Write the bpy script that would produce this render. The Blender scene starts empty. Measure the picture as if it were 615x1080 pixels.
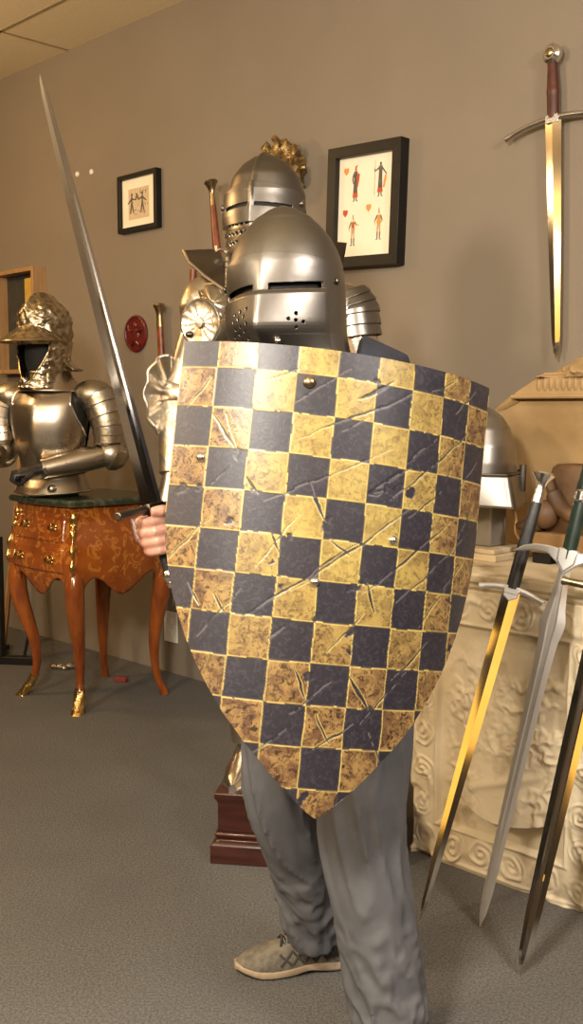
import bpy, bmesh, math, random
import numpy as np
from mathutils import Vector, Matrix, noise
random.seed(7)
scene = bpy.context.scene
col = scene.collection
V = Vector
PI = math.pi
R = math.radians

# ------------------------------------------------------------------ camera
FPX, PCX, PCY, CAMH = 1107.0, 307.5, 540.0, 1.3
PITCH = math.atan(110 / FPX)

def ray(px, py):
    a = (px - PCX) / FPX
    b = -(py - PCY) / FPX
    c, s = math.cos(PITCH), math.sin(PITCH)
    return V((a, c + b * s, -s + b * c))

def Q(px, py, y):                 # surveyed point at a known distance from the camera
    r = ray(px, py)
    return V((0, 0, CAMH)) + r * (y / r.y)

def F(px, py, z=0.0):             # surveyed point on the floor
    r = ray(px, py)
    return V((0, 0, CAMH)) + r * ((z - CAMH) / r.z)

S2 = math.sqrt(.5)
D = V((S2, -S2, 0))               # along the long wall, to the right
N = V((S2, S2, 0))                # into the long wall
WC = 3.17
RZ = -PI / 4

def WL(s, q, z):                  # s along the wall, q out of the wall, z up
    return D * s + N * (WC - q) + V((0, 0, z))

def WP(px, py, q=0.0):            # surveyed point on a plane parallel to the wall
    r = ray(px, py)
    t = (WC - q) / (r.dot(N))
    return V((0, 0, CAMH)) + r * t

cam = bpy.data.cameras.new('camera')
cam.sensor_fit = 'VERTICAL'
cam.sensor_height = 24.0
cam.lens = 24.0 * FPX / 1080.0
cam.clip_start = .05
camo = bpy.data.objects.new('camera', cam)
col.objects.link(camo)
camo.location = (0, 0, CAMH)
camo.rotation_euler = (PI / 2 - PITCH, 0, 0)
scene.camera = camo

# ------------------------------------------------------------------ mesh builder
def frame_from(d):
    d = d.normalized()
    up = V((0, 0, 1)) if abs(d.z) < .95 else V((0, 1, 0))
    x = up.cross(d).normalized()
    return x, d.cross(x).normalized()

class MB:
    def __init__(self):
        self.v, self.f, self.m = [], [], []
    def add(self, vs, fs, mi=0):
        o = len(self.v)
        self.v += [tuple(p) for p in vs]
        for q in fs:
            self.f.append([i + o for i in q]); self.m.append(mi)
        return self
    def box(self, c, size, M=None, mi=0):
        c = V(c); hx, hy, hz = size[0] / 2, size[1] / 2, size[2] / 2
        vs = [V((x, y, z)) for z in (-hz, hz) for y in (-hy, hy) for x in (-hx, hx)]
        if M is not None: vs = [M @ p for p in vs]
        return self.add([p + c for p in vs], [(0, 2, 3, 1), (4, 5, 7, 6), (0, 1, 5, 4), (2, 6, 7, 3), (0, 4, 6, 2), (1, 3, 7, 5)], mi)
    def loft(self, rings, caps=True, mi=0, closed=True):
        n = len(rings[0]); vs = [p for r in rings for p in r]; fs = []
        for i in range(len(rings) - 1):
            for j in range(n if closed else n - 1):
                k = (j + 1) % n
                fs.append((i * n + j, i * n + k, (i + 1) * n + k, (i + 1) * n + j))
        if caps:
            fs.append(tuple(range(n - 1, -1, -1)))
            fs.append(tuple((len(rings) - 1) * n + j for j in range(n)))
        return self.add(vs, fs, mi)
    def tube(self, pts, rad, n=12, caps=True, mi=0, up=None):
        pts = [V(p) for p in pts]
        if not isinstance(rad, list): rad = [rad] * len(pts)
        rings = []; px = None
        for i, p in enumerate(pts):
            d = (pts[min(i + 1, len(pts) - 1)] - pts[max(i - 1, 0)]).normalized()
            if px is None:
                if up is not None:
                    x = V(up) - d * V(up).dot(d); x.normalize()
                else:
                    x, _ = frame_from(d)
            else:
                x = px - d * px.dot(d); x.normalize()
            px = x; y = d.cross(x)
            r = rad[i]; ra, rb = (r, r) if not isinstance(r, (list, tuple)) else r
            rings.append([p + x * (ra * math.cos(2 * PI * j / n)) + y * (rb * math.sin(2 * PI * j / n)) for j in range(n)])
        return self.loft(rings, caps, mi)
    def cyl(self, p0, p1, r0, r1=None, n=20, mi=0):
        return self.tube([p0, p1], [r0, r0 if r1 is None else r1], n, True, mi)
    def lathe(self, prof, n=32, M=None, mi=0, caps=True):
        rings = [[V((r * math.cos(2 * PI * j / n), r * math.sin(2 * PI * j / n), z)) for j in range(n)] for r, z in prof]
        if M is not None: rings = [[M @ p for p in r] for r in rings]
        return self.loft(rings, caps, mi)
    def ell(self, c, r, M=None, n=24, m=14, mi=0, fn=None):
        c = V(c); rings = []
        for i in range(1, m):
            a = PI * i / m; ring = []
            for j in range(n):
                b = 2 * PI * j / n
                p = V((r[0] * math.sin(a) * math.cos(b), r[1] * math.sin(a) * math.sin(b), -r[2] * math.cos(a)))
                if fn: p = fn(p)
                ring.append((M @ p if M is not None else p) + c)
            rings.append(ring)
        return self.loft(rings, True, mi)
    def prism(self, out, y0, y1, M=None, mi=0):      # outline in x,z, thickness along y
        a = [V((x, y0, z)) for x, z in out]; b = [V((x, y1, z)) for x, z in out]
        if M is not None: a = [M @ p for p in a]; b = [M @ p for p in b]
        n = len(out)
        fs = [tuple(range(n)), tuple(2 * n - 1 - i for i in range(n))]
        fs += [(i, n + i, n + (i + 1) % n, (i + 1) % n) for i in range(n)]
        return self.add(a + b, fs, mi)
    def grid(self, fn, us, vs, wrap=False, keep=None, mi=0):
        nu, nv = len(us), len(vs)
        pts = [fn(u, v) for v in vs for u in us]; fs = []
        for j in range(nv - 1):
            for i in range(nu if wrap else nu - 1):
                k = (i + 1) % nu
                if keep:
                    um = (us[i] + (us[k] if k else us[i] + (us[1] - us[0]))) / 2
                    if not keep(um, (vs[j] + vs[j + 1]) / 2): continue
                fs.append((j * nu + i, j * nu + k, (j + 1) * nu + k, (j + 1) * nu + i))
        return self.add(pts, fs, mi)
    def rot(self, Mx):
        self.v = [tuple(Mx @ V(p)) for p in self.v]; return self
    def build(self, name, mats, parent=None, angle=35, bevel=0, solid=0, sub=0, fix=True, offset=-1):
        me = bpy.data.meshes.new(name)
        me.from_pydata(self.v, [], self.f)
        if not isinstance(mats, (list, tuple)): mats = [mats]
        for m in mats: me.materials.append(m)
        if len(mats) > 1: me.polygons.foreach_set('material_index', self.m)
        bm = bmesh.new(); bm.from_mesh(me)
        loose = [v for v in bm.verts if not v.link_faces]
        if loose: bmesh.ops.delete(bm, geom=loose, context='VERTS')
        bmesh.ops.remove_doubles(bm, verts=bm.verts, dist=1e-5)
        if fix: bmesh.ops.recalc_face_normals(bm, faces=bm.faces)
        bm.to_mesh(me); bm.free()
        me.polygons.foreach_set('use_smooth', [True] * len(me.polygons))
        me.set_sharp_from_angle(angle=R(angle))
        o = bpy.data.objects.new(name, me); col.objects.link(o)
        if parent is not None: o.parent = parent
        if solid:
            md = o.modifiers.new('thickness', 'SOLIDIFY'); md.thickness = solid; md.offset = offset
        if bevel:
            md = o.modifiers.new('bevel', 'BEVEL'); md.width = bevel; md.segments = 2; md.limit_method = 'ANGLE'; md.angle_limit = R(40)
        if sub:
            md = o.modifiers.new('subd', 'SUBSURF'); md.levels = sub; md.render_levels = sub
        return o

def tag(o, label, cat, group=None):
    o['label'] = label; o['category'] = cat
    if group: o['group'] = group
    return o

def empty(name, loc, label, cat, rz=0.0, group=None, M=None):
    o = bpy.data.objects.new(name, None); o.empty_display_size = .1
    col.objects.link(o)
    if M is None:
        M = Matrix.Translation(V(loc)) @ Matrix.Rotation(rz, 4, 'Z')
    o.matrix_world = M
    tag(o, label, cat, group)
    return o

def inv(o):
    return o.matrix_basis.inverted()

def struct(name, mb, mat, **k):
    o = mb.build(name, mat, **k); o['kind'] = 'structure'; return o

def lin(a, b, n): return [a + (b - a) * i / (n - 1) for i in range(n)]
def mix(a, b, t): return a + (b - a) * t
def sst(a, b, x):
    t = min(1, max(0, (x - a) / (b - a))); return t * t * (3 - 2 * t)
def interp(tab, x):
    if x <= tab[0][0]: return tab[0][1]
    for (x0, y0), (x1, y1) in zip(tab, tab[1:]):
        if x <= x1: return y0 + (y1 - y0) * (x - x0) / (x1 - x0)
    return tab[-1][1]
def sint(tab, x):                 # smooth (monotone cubic) table look-up
    if x <= tab[0][0]: return tab[0][1]
    if x >= tab[-1][0]: return tab[-1][1]
    n = len(tab); sl = [(tab[i + 1][1] - tab[i][1]) / (tab[i + 1][0] - tab[i][0]) for i in range(n - 1)]
    def m(i):
        if i == 0: return sl[0]
        if i == n - 1: return sl[-1]
        a, b = sl[i - 1], sl[i]
        return 0 if a * b <= 0 else 2 * a * b / (a + b)
    for i in range(n - 1):
        if x <= tab[i + 1][0]:
            h = tab[i + 1][0] - tab[i][0]; t = (x - tab[i][0]) / h
            return (2*t**3-3*t*t+1)*tab[i][1] + (t**3-2*t*t+t)*h*m(i) + (-2*t**3+3*t*t)*tab[i+1][1] + (t**3-t*t)*h*m(i+1)
def spline(pts, n):
    pts = [V(p) for p in pts]; P = [pts[0] * 2 - pts[1]] + pts + [pts[-1] * 2 - pts[-2]]; out = []
    for k in range(n):
        t = k / (n - 1) * (len(pts) - 1); i = min(int(t), len(pts) - 2); t -= i
        a, b, c, d = P[i:i + 4]
        out.append(.5 * ((2 * b) + (c - a) * t + (2 * a - 5 * b + 4 * c - d) * t * t + (3 * b - a - 3 * c + d) * t ** 3))
    return out
def nz(x, y=0, z=0): return noise.noise(V((x, y, z)))
def fbm(x, y=0, z=0, o=4): return noise.fractal(V((x, y, z)), 1.0, 2.0, o)

# ------------------------------------------------------------------ materials
def node(nt, t, **kw):
    n = nt.nodes.new(t)
    for k, v in kw.items(): setattr(n, k, v)
    return n

def mat(name, c1, c2=None, rough=.5, metal=0.0, scale=10, lo=.4, hi=.65, detail=5, distort=0.0, rvar=.0, bump=0.0, bscale=80,
        stretch=None, coat=0.0, spec=.5, c3=None, s3=60, lo3=.55, hi3=.7):
    m = bpy.data.materials.new(name); m.use_nodes = True
    nt = m.node_tree; b = nt.nodes['Principled BSDF']; L = nt.links
    b.inputs['Roughness'].default_value = rough
    b.inputs['Metallic'].default_value = metal
    b.inputs['Base Color'].default_value = (*c1, 1)
    b.inputs['Coat Weight'].default_value = coat
    b.inputs['Coat Roughness'].default_value = .08
    b.inputs['Specular IOR Level'].default_value = spec
    tc = node(nt, 'ShaderNodeTexCoord'); src = tc.outputs['Object']
    if stretch:
        mp = node(nt, 'ShaderNodeMapping'); mp.inputs['Scale'].default_value = stretch
        L.new(src, mp.inputs['Vector']); src = mp.outputs['Vector']
    def ramp(sc, lo, hi, det, dis):
        n = node(nt, 'ShaderNodeTexNoise'); n.inputs['Scale'].default_value = sc
        n.inputs['Detail'].default_value = det; n.inputs['Distortion'].default_value = dis
        L.new(src, n.inputs['Vector'])
        r = node(nt, 'ShaderNodeMapRange'); r.inputs['From Min'].default_value = lo; r.inputs['From Max'].default_value = hi
        L.new(n.outputs['Fac'], r.inputs['Value']); return r.outputs['Result']
    if c2 is not None:
        f = ramp(scale, lo, hi, detail, distort)
        mx = node(nt, 'ShaderNodeMix', data_type='RGBA')
        mx.inputs[6].default_value = (*c1, 1); mx.inputs[7].default_value = (*c2, 1)
        L.new(f, mx.inputs[0]); out = mx.outputs[2]
        if c3 is not None:
            f3 = ramp(s3, lo3, hi3, 3, 0)
            m3 = node(nt, 'ShaderNodeMix', data_type='RGBA'); m3.inputs[7].default_value = (*c3, 1)
            L.new(out, m3.inputs[6]); L.new(f3, m3.inputs[0]); out = m3.outputs[2]
        L.new(out, b.inputs['Base Color'])
        if rvar:
            rr = node(nt, 'ShaderNodeMapRange')
            rr.inputs['To Min'].default_value = rough; rr.inputs['To Max'].default_value = max(.03, rough + rvar)
            L.new(f, rr.inputs['Value']); L.new(rr.outputs['Result'], b.inputs['Roughness'])
    if bump:
        n = node(nt, 'ShaderNodeTexNoise'); n.inputs['Scale'].default_value = bscale; n.inputs['Detail'].default_value = 4
        L.new(src, n.inputs['Vector'])
        bp = node(nt, 'ShaderNodeBump'); bp.inputs['Strength'].default_value = bump; bp.inputs['Distance'].default_value = .01
        L.new(n.outputs['Fac'], bp.inputs['Height']); L.new(bp.outputs['Normal'], b.inputs['Normal'])
    return m

M = {}
M['wall'] = mat('tan_paint', (.240, .199, .151), (.220, .182, .136), rough=.75, scale=2.0, lo=.3, hi=.7, bump=.05, bscale=120, spec=.25)
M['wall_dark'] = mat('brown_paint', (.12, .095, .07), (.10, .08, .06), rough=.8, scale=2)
M['carpet'] = mat('grey_carpet', (.092, .088, .082), (.170, .162, .152), rough=.95, scale=160, lo=.35, hi=.65, bump=.6, bscale=260, spec=.1,
                  c3=(.085, .08, .074), s3=3.0, lo3=.45, hi3=1.6)
M['steel'] = mat('brushed_steel', (.225, .208, .186), (.17, .155, .137), rough=.33, metal=1, scale=9, lo=.35, hi=.7, rvar=.1, bump=.03, bscale=40)
M['steel_old'] = mat('aged_steel', (.56, .50, .42), (.40, .32, .235), rough=.27, metal=1, scale=7, lo=.42, hi=.72, rvar=.12, bump=.05, bscale=30)
M['steel_gilt'] = mat('etched_gilt_steel', (.47, .43, .36), (.40, .30, .17), rough=.36, metal=1, scale=26, lo=.48, hi=.66, rvar=.1, bump=.15, bscale=70)
M['steel_emboss'] = mat('embossed_steel', (.60, .52, .39), (.27, .225, .155), rough=.3, metal=1, scale=40, lo=.4, hi=.62, bump=.3, bscale=90)
M['steel_dark'] = mat('dark_steel', (.16, .135, .11), (.09, .075, .06), rough=.38, metal=1, scale=12)
M['satin'] = mat('satin_silver', (.80, .78, .75), (.70, .68, .64), rough=.42, metal=.75, scale=8)
M['steel_bright'] = mat('bright_steel', (.78, .76, .73), (.66, .63, .58), rough=.20, metal=1, scale=8)
M['blade'] = mat('polished_blade', (.74, .71, .66), (.66, .62, .56), rough=.09, metal=1, scale=6)
M['blade_satin'] = mat('satin_blade', (.60, .57, .53), (.50, .46, .42), rough=.15, metal=1, scale=6)
M['blade_soft'] = mat('frosted_blade', (.90, .86, .80), (.82, .78, .72), rough=.30, metal=.8, scale=6)
M['helm_bright'] = mat('scuffed_bright_steel', (.40, .38, .35), (.32, .30, .27), rough=.38, metal=1, scale=8)
M['brass'] = mat('gilt_bronze', (.86, .62, .26), (.58, .36, .11), rough=.24, metal=1, scale=60, bump=.2, bscale=120)
M['brass_old'] = mat('old_brass', (.42, .33, .20), (.25, .19, .11), rough=.3, metal=1, scale=40)
M['sock'] = mat('dark_sock', (.02, .02, .022), (.03, .03, .03), rough=.9, scale=60)
M['black'] = mat('black_leather', (.012, .011, .011), (.025, .023, .022), rough=.42, scale=40, bump=.1, bscale=200)
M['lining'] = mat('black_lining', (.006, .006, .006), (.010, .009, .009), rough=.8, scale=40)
M['blackpaint'] = mat('black_lacquer', (.008, .007, .006), (.012, .010, .009), rough=.45, spec=.3, scale=20)
M['grip_brown'] = mat('brown_leather_grip', (.24, .055, .018), (.13, .03, .012), rough=.35, scale=30)
M['grip_dark'] = mat('oxblood_grip', (.085, .018, .010), (.05, .012, .008), rough=.4, scale=30)
M['grip_green'] = mat('dark_green_grip', (.018, .035, .024), (.010, .02, .015), rough=.35, scale=30)
M['mahogany'] = mat('mahogany', (.055, .015, .010), (.028, .008, .006), rough=.3, scale=5, stretch=(1, 1, 8), coat=.3)
M['oak'] = mat('pale_wood', (.42, .25, .11), (.32, .18, .075), rough=.45, scale=6, stretch=(6, 6, .6))
M['boxback'] = mat('dark_backing', (.035, .032, .026), (.05, .045, .035), rough=.8, scale=20)
M['paper'] = mat('cream_paper', (.90, .80, .63), (.87, .77, .60), rough=.7, scale=10)
M['paper_tan'] = mat('tan_paper', (.62, .49, .32), (.56, .43, .27), rough=.7, scale=30)
M['ink'] = mat('grey_ink', (.10, .085, .065), (.16, .13, .10), rough=.8, scale=60)
M['ink_red'] = mat('red_ink', (.55, .09, .03), (.45, .07, .03), rough=.8, scale=60)
M['ink_orange'] = mat('orange_ink', (.75, .32, .06), (.65, .25, .05), rough=.8, scale=60)
M['ink_skin'] = mat('ochre_ink', (.58, .38, .18), (.50, .32, .15), rough=.8, scale=60)
M['red_wax'] = mat('dark_red_wax', (.13, .012, .009), (.08, .008, .007), rough=.32, scale=30, bump=.3, bscale=60)
M['stone'] = mat('cream_stone', (.76, .65, .455), (.64, .53, .35), rough=.78, scale=7, lo=.35, hi=.7, bump=.12, bscale=60, spec=.3,
                 c3=(.26, .17, .075), s3=9, lo3=.60, hi3=.80)
M['ochre'] = mat('ochre_stone', (.37, .245, .112), (.27, .172, .073), rough=.6, scale=6, lo=.35, hi=.7, bump=.1, bscale=50, spec=.35)
M['carved'] = mat('brown_carved_wood', (.115, .056, .020), (.055, .026, .010), rough=.6, scale=9, bump=.1, bscale=40)
M['carved_light'] = mat('light_carved_wood', (.27, .155, .06), (.20, .11, .04), rough=.5, scale=9, bump=.1, bscale=40)
M['gilt'] = mat('gilded_carving', (.34, .22, .075), (.16, .095, .035), rough=.4, metal=.6, scale=30, bump=.3, bscale=90)
M['trouser'] = mat('grey_twill', (.118, .118, .124), (.088, .089, .095), rough=.85, scale=14, lo=.3, hi=.7, bump=.12, bscale=500, spec=.2)
M['shirt'] = mat('dark_navy_cotton', (.012, .013, .02), (.02, .02, .03), rough=.85, scale=20)
M['skin'] = mat('skin', (.50, .255, .18), (.42, .19, .13), rough=.45, scale=45, lo=.4, hi=.7, bump=.1, bscale=250)
M['shoe'] = mat('taupe_mesh_shoe', (.17, .145, .105), (.10, .085, .062), rough=.75, scale=60, bump=.3, bscale=300)
M['sole'] = mat('tan_rubber', (.42, .33, .22), (.30, .22, .14), rough=.6, scale=20)
M['marble'] = mat('dark_green_marble', (.030, .040, .026), (.10, .115, .08), rough=.14, scale=14, lo=.5, hi=.68, distort=1.5)
M['white'] = mat('white_plastic', (.78, .74, .66), (.74, .70, .62), rough=.4, scale=10)
M['yellow'] = mat('yellow_card', (.55, .36, .06), (.48, .30, .05), rough=.6, scale=20)
M['redbit'] = mat('dull_red_card', (.22, .035, .02), (.16, .025, .016), rough=.6, scale=30)
M['acrylic'] = mat('grey_post', (.30, .27, .22), (.24, .21, .17), rough=.2, scale=6)
M['boardback'] = mat('brown_suede_back', (.06, .04, .025), (.04, .028, .018), rough=.8, scale=20)
M['boardedge'] = mat('worn_board_edge', (.42, .38, .33), (.30, .26, .22), rough=.5, scale=60)

def marquetry():
    m = mat('floral_marquetry', (.33, .088, .013), (.19, .042, .008), rough=.14, scale=6, lo=.35, hi=.65, coat=.6)
    nt = m.node_tree; L = nt.links; b = nt.nodes['Principled BSDF']
    base = b.inputs['Base Color'].links[0].from_socket
    tc = node(nt, 'ShaderNodeTexCoord')
    n = node(nt, 'ShaderNodeTexNoise'); n.inputs['Scale'].default_value = 15; n.inputs['Detail'].default_value = 3; n.inputs['Distortion'].default_value = 1.6
    L.new(tc.outputs['Object'], n.inputs['Vector'])
    a = node(nt, 'ShaderNodeMapRange'); a.inputs['From Min'].default_value = .54; a.inputs['From Max'].default_value = .57
    L.new(n.outputs['Fac'], a.inputs['Value'])
    c = node(nt, 'ShaderNodeMapRange'); c.inputs['From Min'].default_value = .66; c.inputs['From Max'].default_value = .63
    L.new(n.outputs['Fac'], c.inputs['Value'])
    mu = node(nt, 'ShaderNodeMath', operation='MULTIPLY'); L.new(a.outputs[0], mu.inputs[0]); L.new(c.outputs[0], mu.inputs[1])
    m2 = node(nt, 'ShaderNodeMath', operation='MULTIPLY'); L.new(mu.outputs[0], m2.inputs[0]); m2.inputs[1].default_value = .5
    mx = node(nt, 'ShaderNodeMix', data_type='RGBA'); mx.inputs[7].default_value = (.60, .24, .040, 1)
    L.new(m2.outputs[0], mx.inputs[0]); L.new(base, mx.inputs[6]); L.new(mx.outputs[2], b.inputs['Base Color'])
    return m
M['marquetry'] = marquetry()
M['walnut'] = mat('orange_walnut', (.28, .075, .012), (.17, .038, .008), rough=.16, scale=6, stretch=(4, 4, 1), coat=.5)

def ceiling_mat():
    m = mat('ceiling_tile', (.80, .68, .46), (.74, .62, .41), rough=.85, scale=90, lo=.3, hi=.7, bump=.2, bscale=150)
    return m
M['tile'] = ceiling_mat()
M['tbar'] = mat('ceiling_grid_metal', (.34, .26, .14), (.30, .23, .12), rough=.6, scale=10)
# ------------------------------------------------------------------ room (box aligned with the long wall)
SA, SB, QB, CH = -7.6, 2.3, 6.6, 3.14
def wbox(s0, s1, q0, q1, z0, z1):
    mb = MB()
    vs = [WL(s, q, z) for z in (z0, z1) for q in (q0, q1) for s in (s0, s1)]
    return mb.add(vs, [(0, 2, 3, 1), (4, 5, 7, 6), (0, 1, 5, 4), (2, 6, 7, 3), (0, 4, 6, 2), (1, 3, 7, 5)])
struct('floor', wbox(SA - .1, SB + .1, -.1, QB + .1, -.08, 0), M['carpet'])
struct('wall_back', wbox(SA - .1, SB + .1, -.1, 0, 0, CH), M['wall'])
struct('wall_left', wbox(SA - .1, SA, 0, QB, 0, CH), M['wall_dark'])
struct('wall_right', wbox(SB, SB + .1, 0, QB, 0, CH), M['wall_dark'])
struct('wall_front', wbox(SA - .1, SB + .1, QB, QB + .1, 0, CH), M['wall_dark'])
struct('ceiling', wbox(SA - .1, SB + .1, -.1, QB + .1, CH, CH + .1), M['tile'])
g = MB()
tb = []
for i in range(12):
    q = .39 + i * .61
    if q < QB: tb.append(wbox(SA, SB, q - .008, q + .008, CH - .003, CH))
for i in range(9):
    s = -4.80 + (i - 2) * 1.22
    if SA < s < SB: tb.append(wbox(s - .008, s + .008, 0, QB, CH - .003, CH))
for t in tb: g.add(t.v, t.f)
struct('trim_1', g, M['tbar'])

# wall outlet, picture hooks
p = WP(181, 661)
e = empty('wall_outlet', p, 'white outlet plate low on the tan wall right of the inlaid chest', 'outlet', RZ)
mb = MB(); mb.box((0, -.004, 0), (.10, .008, .15)); mb.build('cover_plate', M['white'], e, bevel=.002)
for z in (-.03, .03):
    mb = MB(); mb.box((0, -.0095, z), (.034, .003, .028)); mb.build('socket', M['white'], e, bevel=.002)
for i, (px, py, lb) in enumerate([(82, 184, 'small white wall plug just right of the raised blade, left one of the pair'), (97, 181.5, 'small white wall plug nearest the small framed drawing, right one of the pair')]):
    p = WP(px, py)
    mb = MB(); T = Matrix.Translation(p) @ Matrix.Rotation(RZ, 4, 'Z') @ Matrix.Rotation(PI / 2, 4, 'X')
    mb.lathe([(.014, 0), (.014, .006), (.009, .010), (.002, .011)], 14, T)
    tag(mb.build('wall_plug', M['white']), lb, 'wall plug', 'white wall plugs')

# ------------------------------------------------------------------ lights of the room, plus two added warm reflection panels
def area(name, loc, target, size, power, color, sy=None):
    l = bpy.data.lights.new(name, 'AREA'); l.energy = power; l.color = color; l.size = size
    if sy: l.shape = 'RECTANGLE'; l.size_y = sy
    o = bpy.data.objects.new(name, l); col.objects.link(o); o.location = loc
    d = V(target) - V(loc); o.rotation_euler = d.to_track_quat('-Z', 'Y').to_euler()
    return o
area('added_warm_panel', (-2.45, .75, 1.85), (.7, 3.3, 1.5), 1.5, 19, (1, .50, .07), 2.1)  # unseen panel added so the sword blades reflect yellow, not a room lamp
area('added_warm_panel', (1.25, -2.1, 1.55), (.5, 2.5, .8), 1.2, 14, (1, .50, .08), 1.8)  # second added panel behind the camera, reflected in the leaning blades' right facets
area('right_lamp', (1.45, .55, 2.35), (.1, 2.2, .9), .45, 46, (1, .90, .81))
area('side_lamp', (-2.2, 1.15, 2.3), (0, 3.2, 1.3), .35, 46, (1, .86, .66))
area('back_lamp', (-.1, -3.0, 2.65), (0, 2, 1.1), 1.4, 26, (1, .93, .90), .8)
area('key_lamp', (-.72, .20, 2.30), (.2, 2.6, 1.0), .34, 88, (1, .92, .80))
def lamp(s, q, z, power, color=(1, .74, .42), r=.12):
    l = bpy.data.lights.new('pendant_lamp', 'POINT'); l.energy = power; l.color = color; l.shadow_soft_size = r
    o = bpy.data.objects.new('pendant_lamp', l); col.objects.link(o); o.location = WL(s, q, z)
lamp(-5.0, 2.0, 2.66, 74, (1, .63, .28))
for s, q, p_ in ( (.2, 4.9, 26), (-2.4, 5.4, 26), (1.2, 3.2, 12)): lamp(s, q, 2.62, p_)
for i, (s, q) in enumerate([(-.9, 3.6), (.9, 2.2), (-3.6, 3.6), (-.9, 5.6), (1.4, 4.6)]):
    c = WL(s, q, CH - .03)
    o = area('ceiling_lamp', c, c - V((0, 0, 1)), 1.15, 11, (1, .88, .70), .55)
    o.rotation_euler = (0, 0, RZ)
w = bpy.data.worlds.new('world'); scene.world = w; w.use_nodes = True
w.node_tree.nodes['Background'].inputs[0].default_value = (.05, .045, .04, 1)
scene.view_settings.view_transform = 'Standard'
scene.view_settings.look = 'None'
scene.view_settings.gamma = 1
scene.view_settings.use_curve_mapping = False
scene.view_settings.exposure = 0.0
# ------------------------------------------------------------------ pictures on the wall
def frame_parts(e, W_, H_, bw, dp, fm, back_name, bm_, back_y=-.006):
    o = [(-W_/2, -H_/2), (W_/2, -H_/2), (W_/2, H_/2), (-W_/2, H_/2)]
    i = [(-W_/2+bw, -H_/2+bw), (W_/2-bw, -H_/2+bw), (W_/2-bw, H_/2-bw), (-W_/2+bw, H_/2-bw)]
    mb = MB(); vs = []
    for y in (0, -dp):
        vs += [V((x, y, z)) for x, z in o] + [V((x, y, z)) for x, z in i]
    fs = []
    for k in range(4):
        l = (k + 1) % 4
        fs += [(k, l, 4 + l, 4 + k), (8 + k, 12 + k, 12 + l, 8 + l), (k, 8 + k, 8 + l, l), (4 + k, 4 + l, 12 + l, 12 + k)]
    mb.add(vs, fs); mb.build('frame', fm, e, bevel=.002)
    mb = MB(); mb.box((0, back_y, 0), (W_ - 2 * bw + .004, .006, H_ - 2 * bw + .004)); return mb.build(back_name, bm_, e)

# small drawing
q = .035
a, b, c_, d_ = WP(121, 187, q), WP(163, 177, q), WP(166, 239, q), WP(126, 246, q)
ctr = (a + b + c_ + d_) / 4
Wd = ((b - a).length + (c_ - d_).length) / 2; Hh = ((a - d_).length + (b - c_).length) / 2
e = empty('picture_frame', ctr + N * q, 'small black frame with a cream mat and faint grey drawing, left of the armours', 'picture', RZ)
frame_parts(e, Wd, Hh, .022, q, M['blackpaint'], 'mat_board', M['paper'], -.015)
pr = MB(); pr.box((0, -.0195, -.005), (Wd * .52, .002, Hh * .53))
pr.build('drawing', M['paper_tan'], e)
dr = MB()
rnd = random.Random(3)
for k, x0 in enumerate((-.052, .032)):
    sg = 1 if k == 0 else -1
    for seg in [((0, .028), (0, .0)), ((0, 0), (-.012, -.05)), ((0, 0), (.014, -.05)), ((0, .02), (.03 * sg, .012)), ((0, .02), (-.03 * sg, .0)), ((.03 * sg, .012), (.045 * sg, .04))]:
        (xa, za), (xb, zb) = seg
        dr.tube([(x0 + xa, -.0215, za), (x0 + xb, -.0215, zb)], [.0045, .003], 6)
    dr.ell((x0, -.0215, .038), (.007, .002, .009), n=10, m=6)
for k in range(16):
    x = rnd.uniform(-.075, .075); z = rnd.uniform(-.06, .05)
    dr.tube([(x, -.0212, z), (x + rnd.uniform(-.02, .02), -.0212, z + rnd.uniform(-.02, .02))], .0014, 5)
dr.build('sketched_figures', M['ink'], e)

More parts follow.
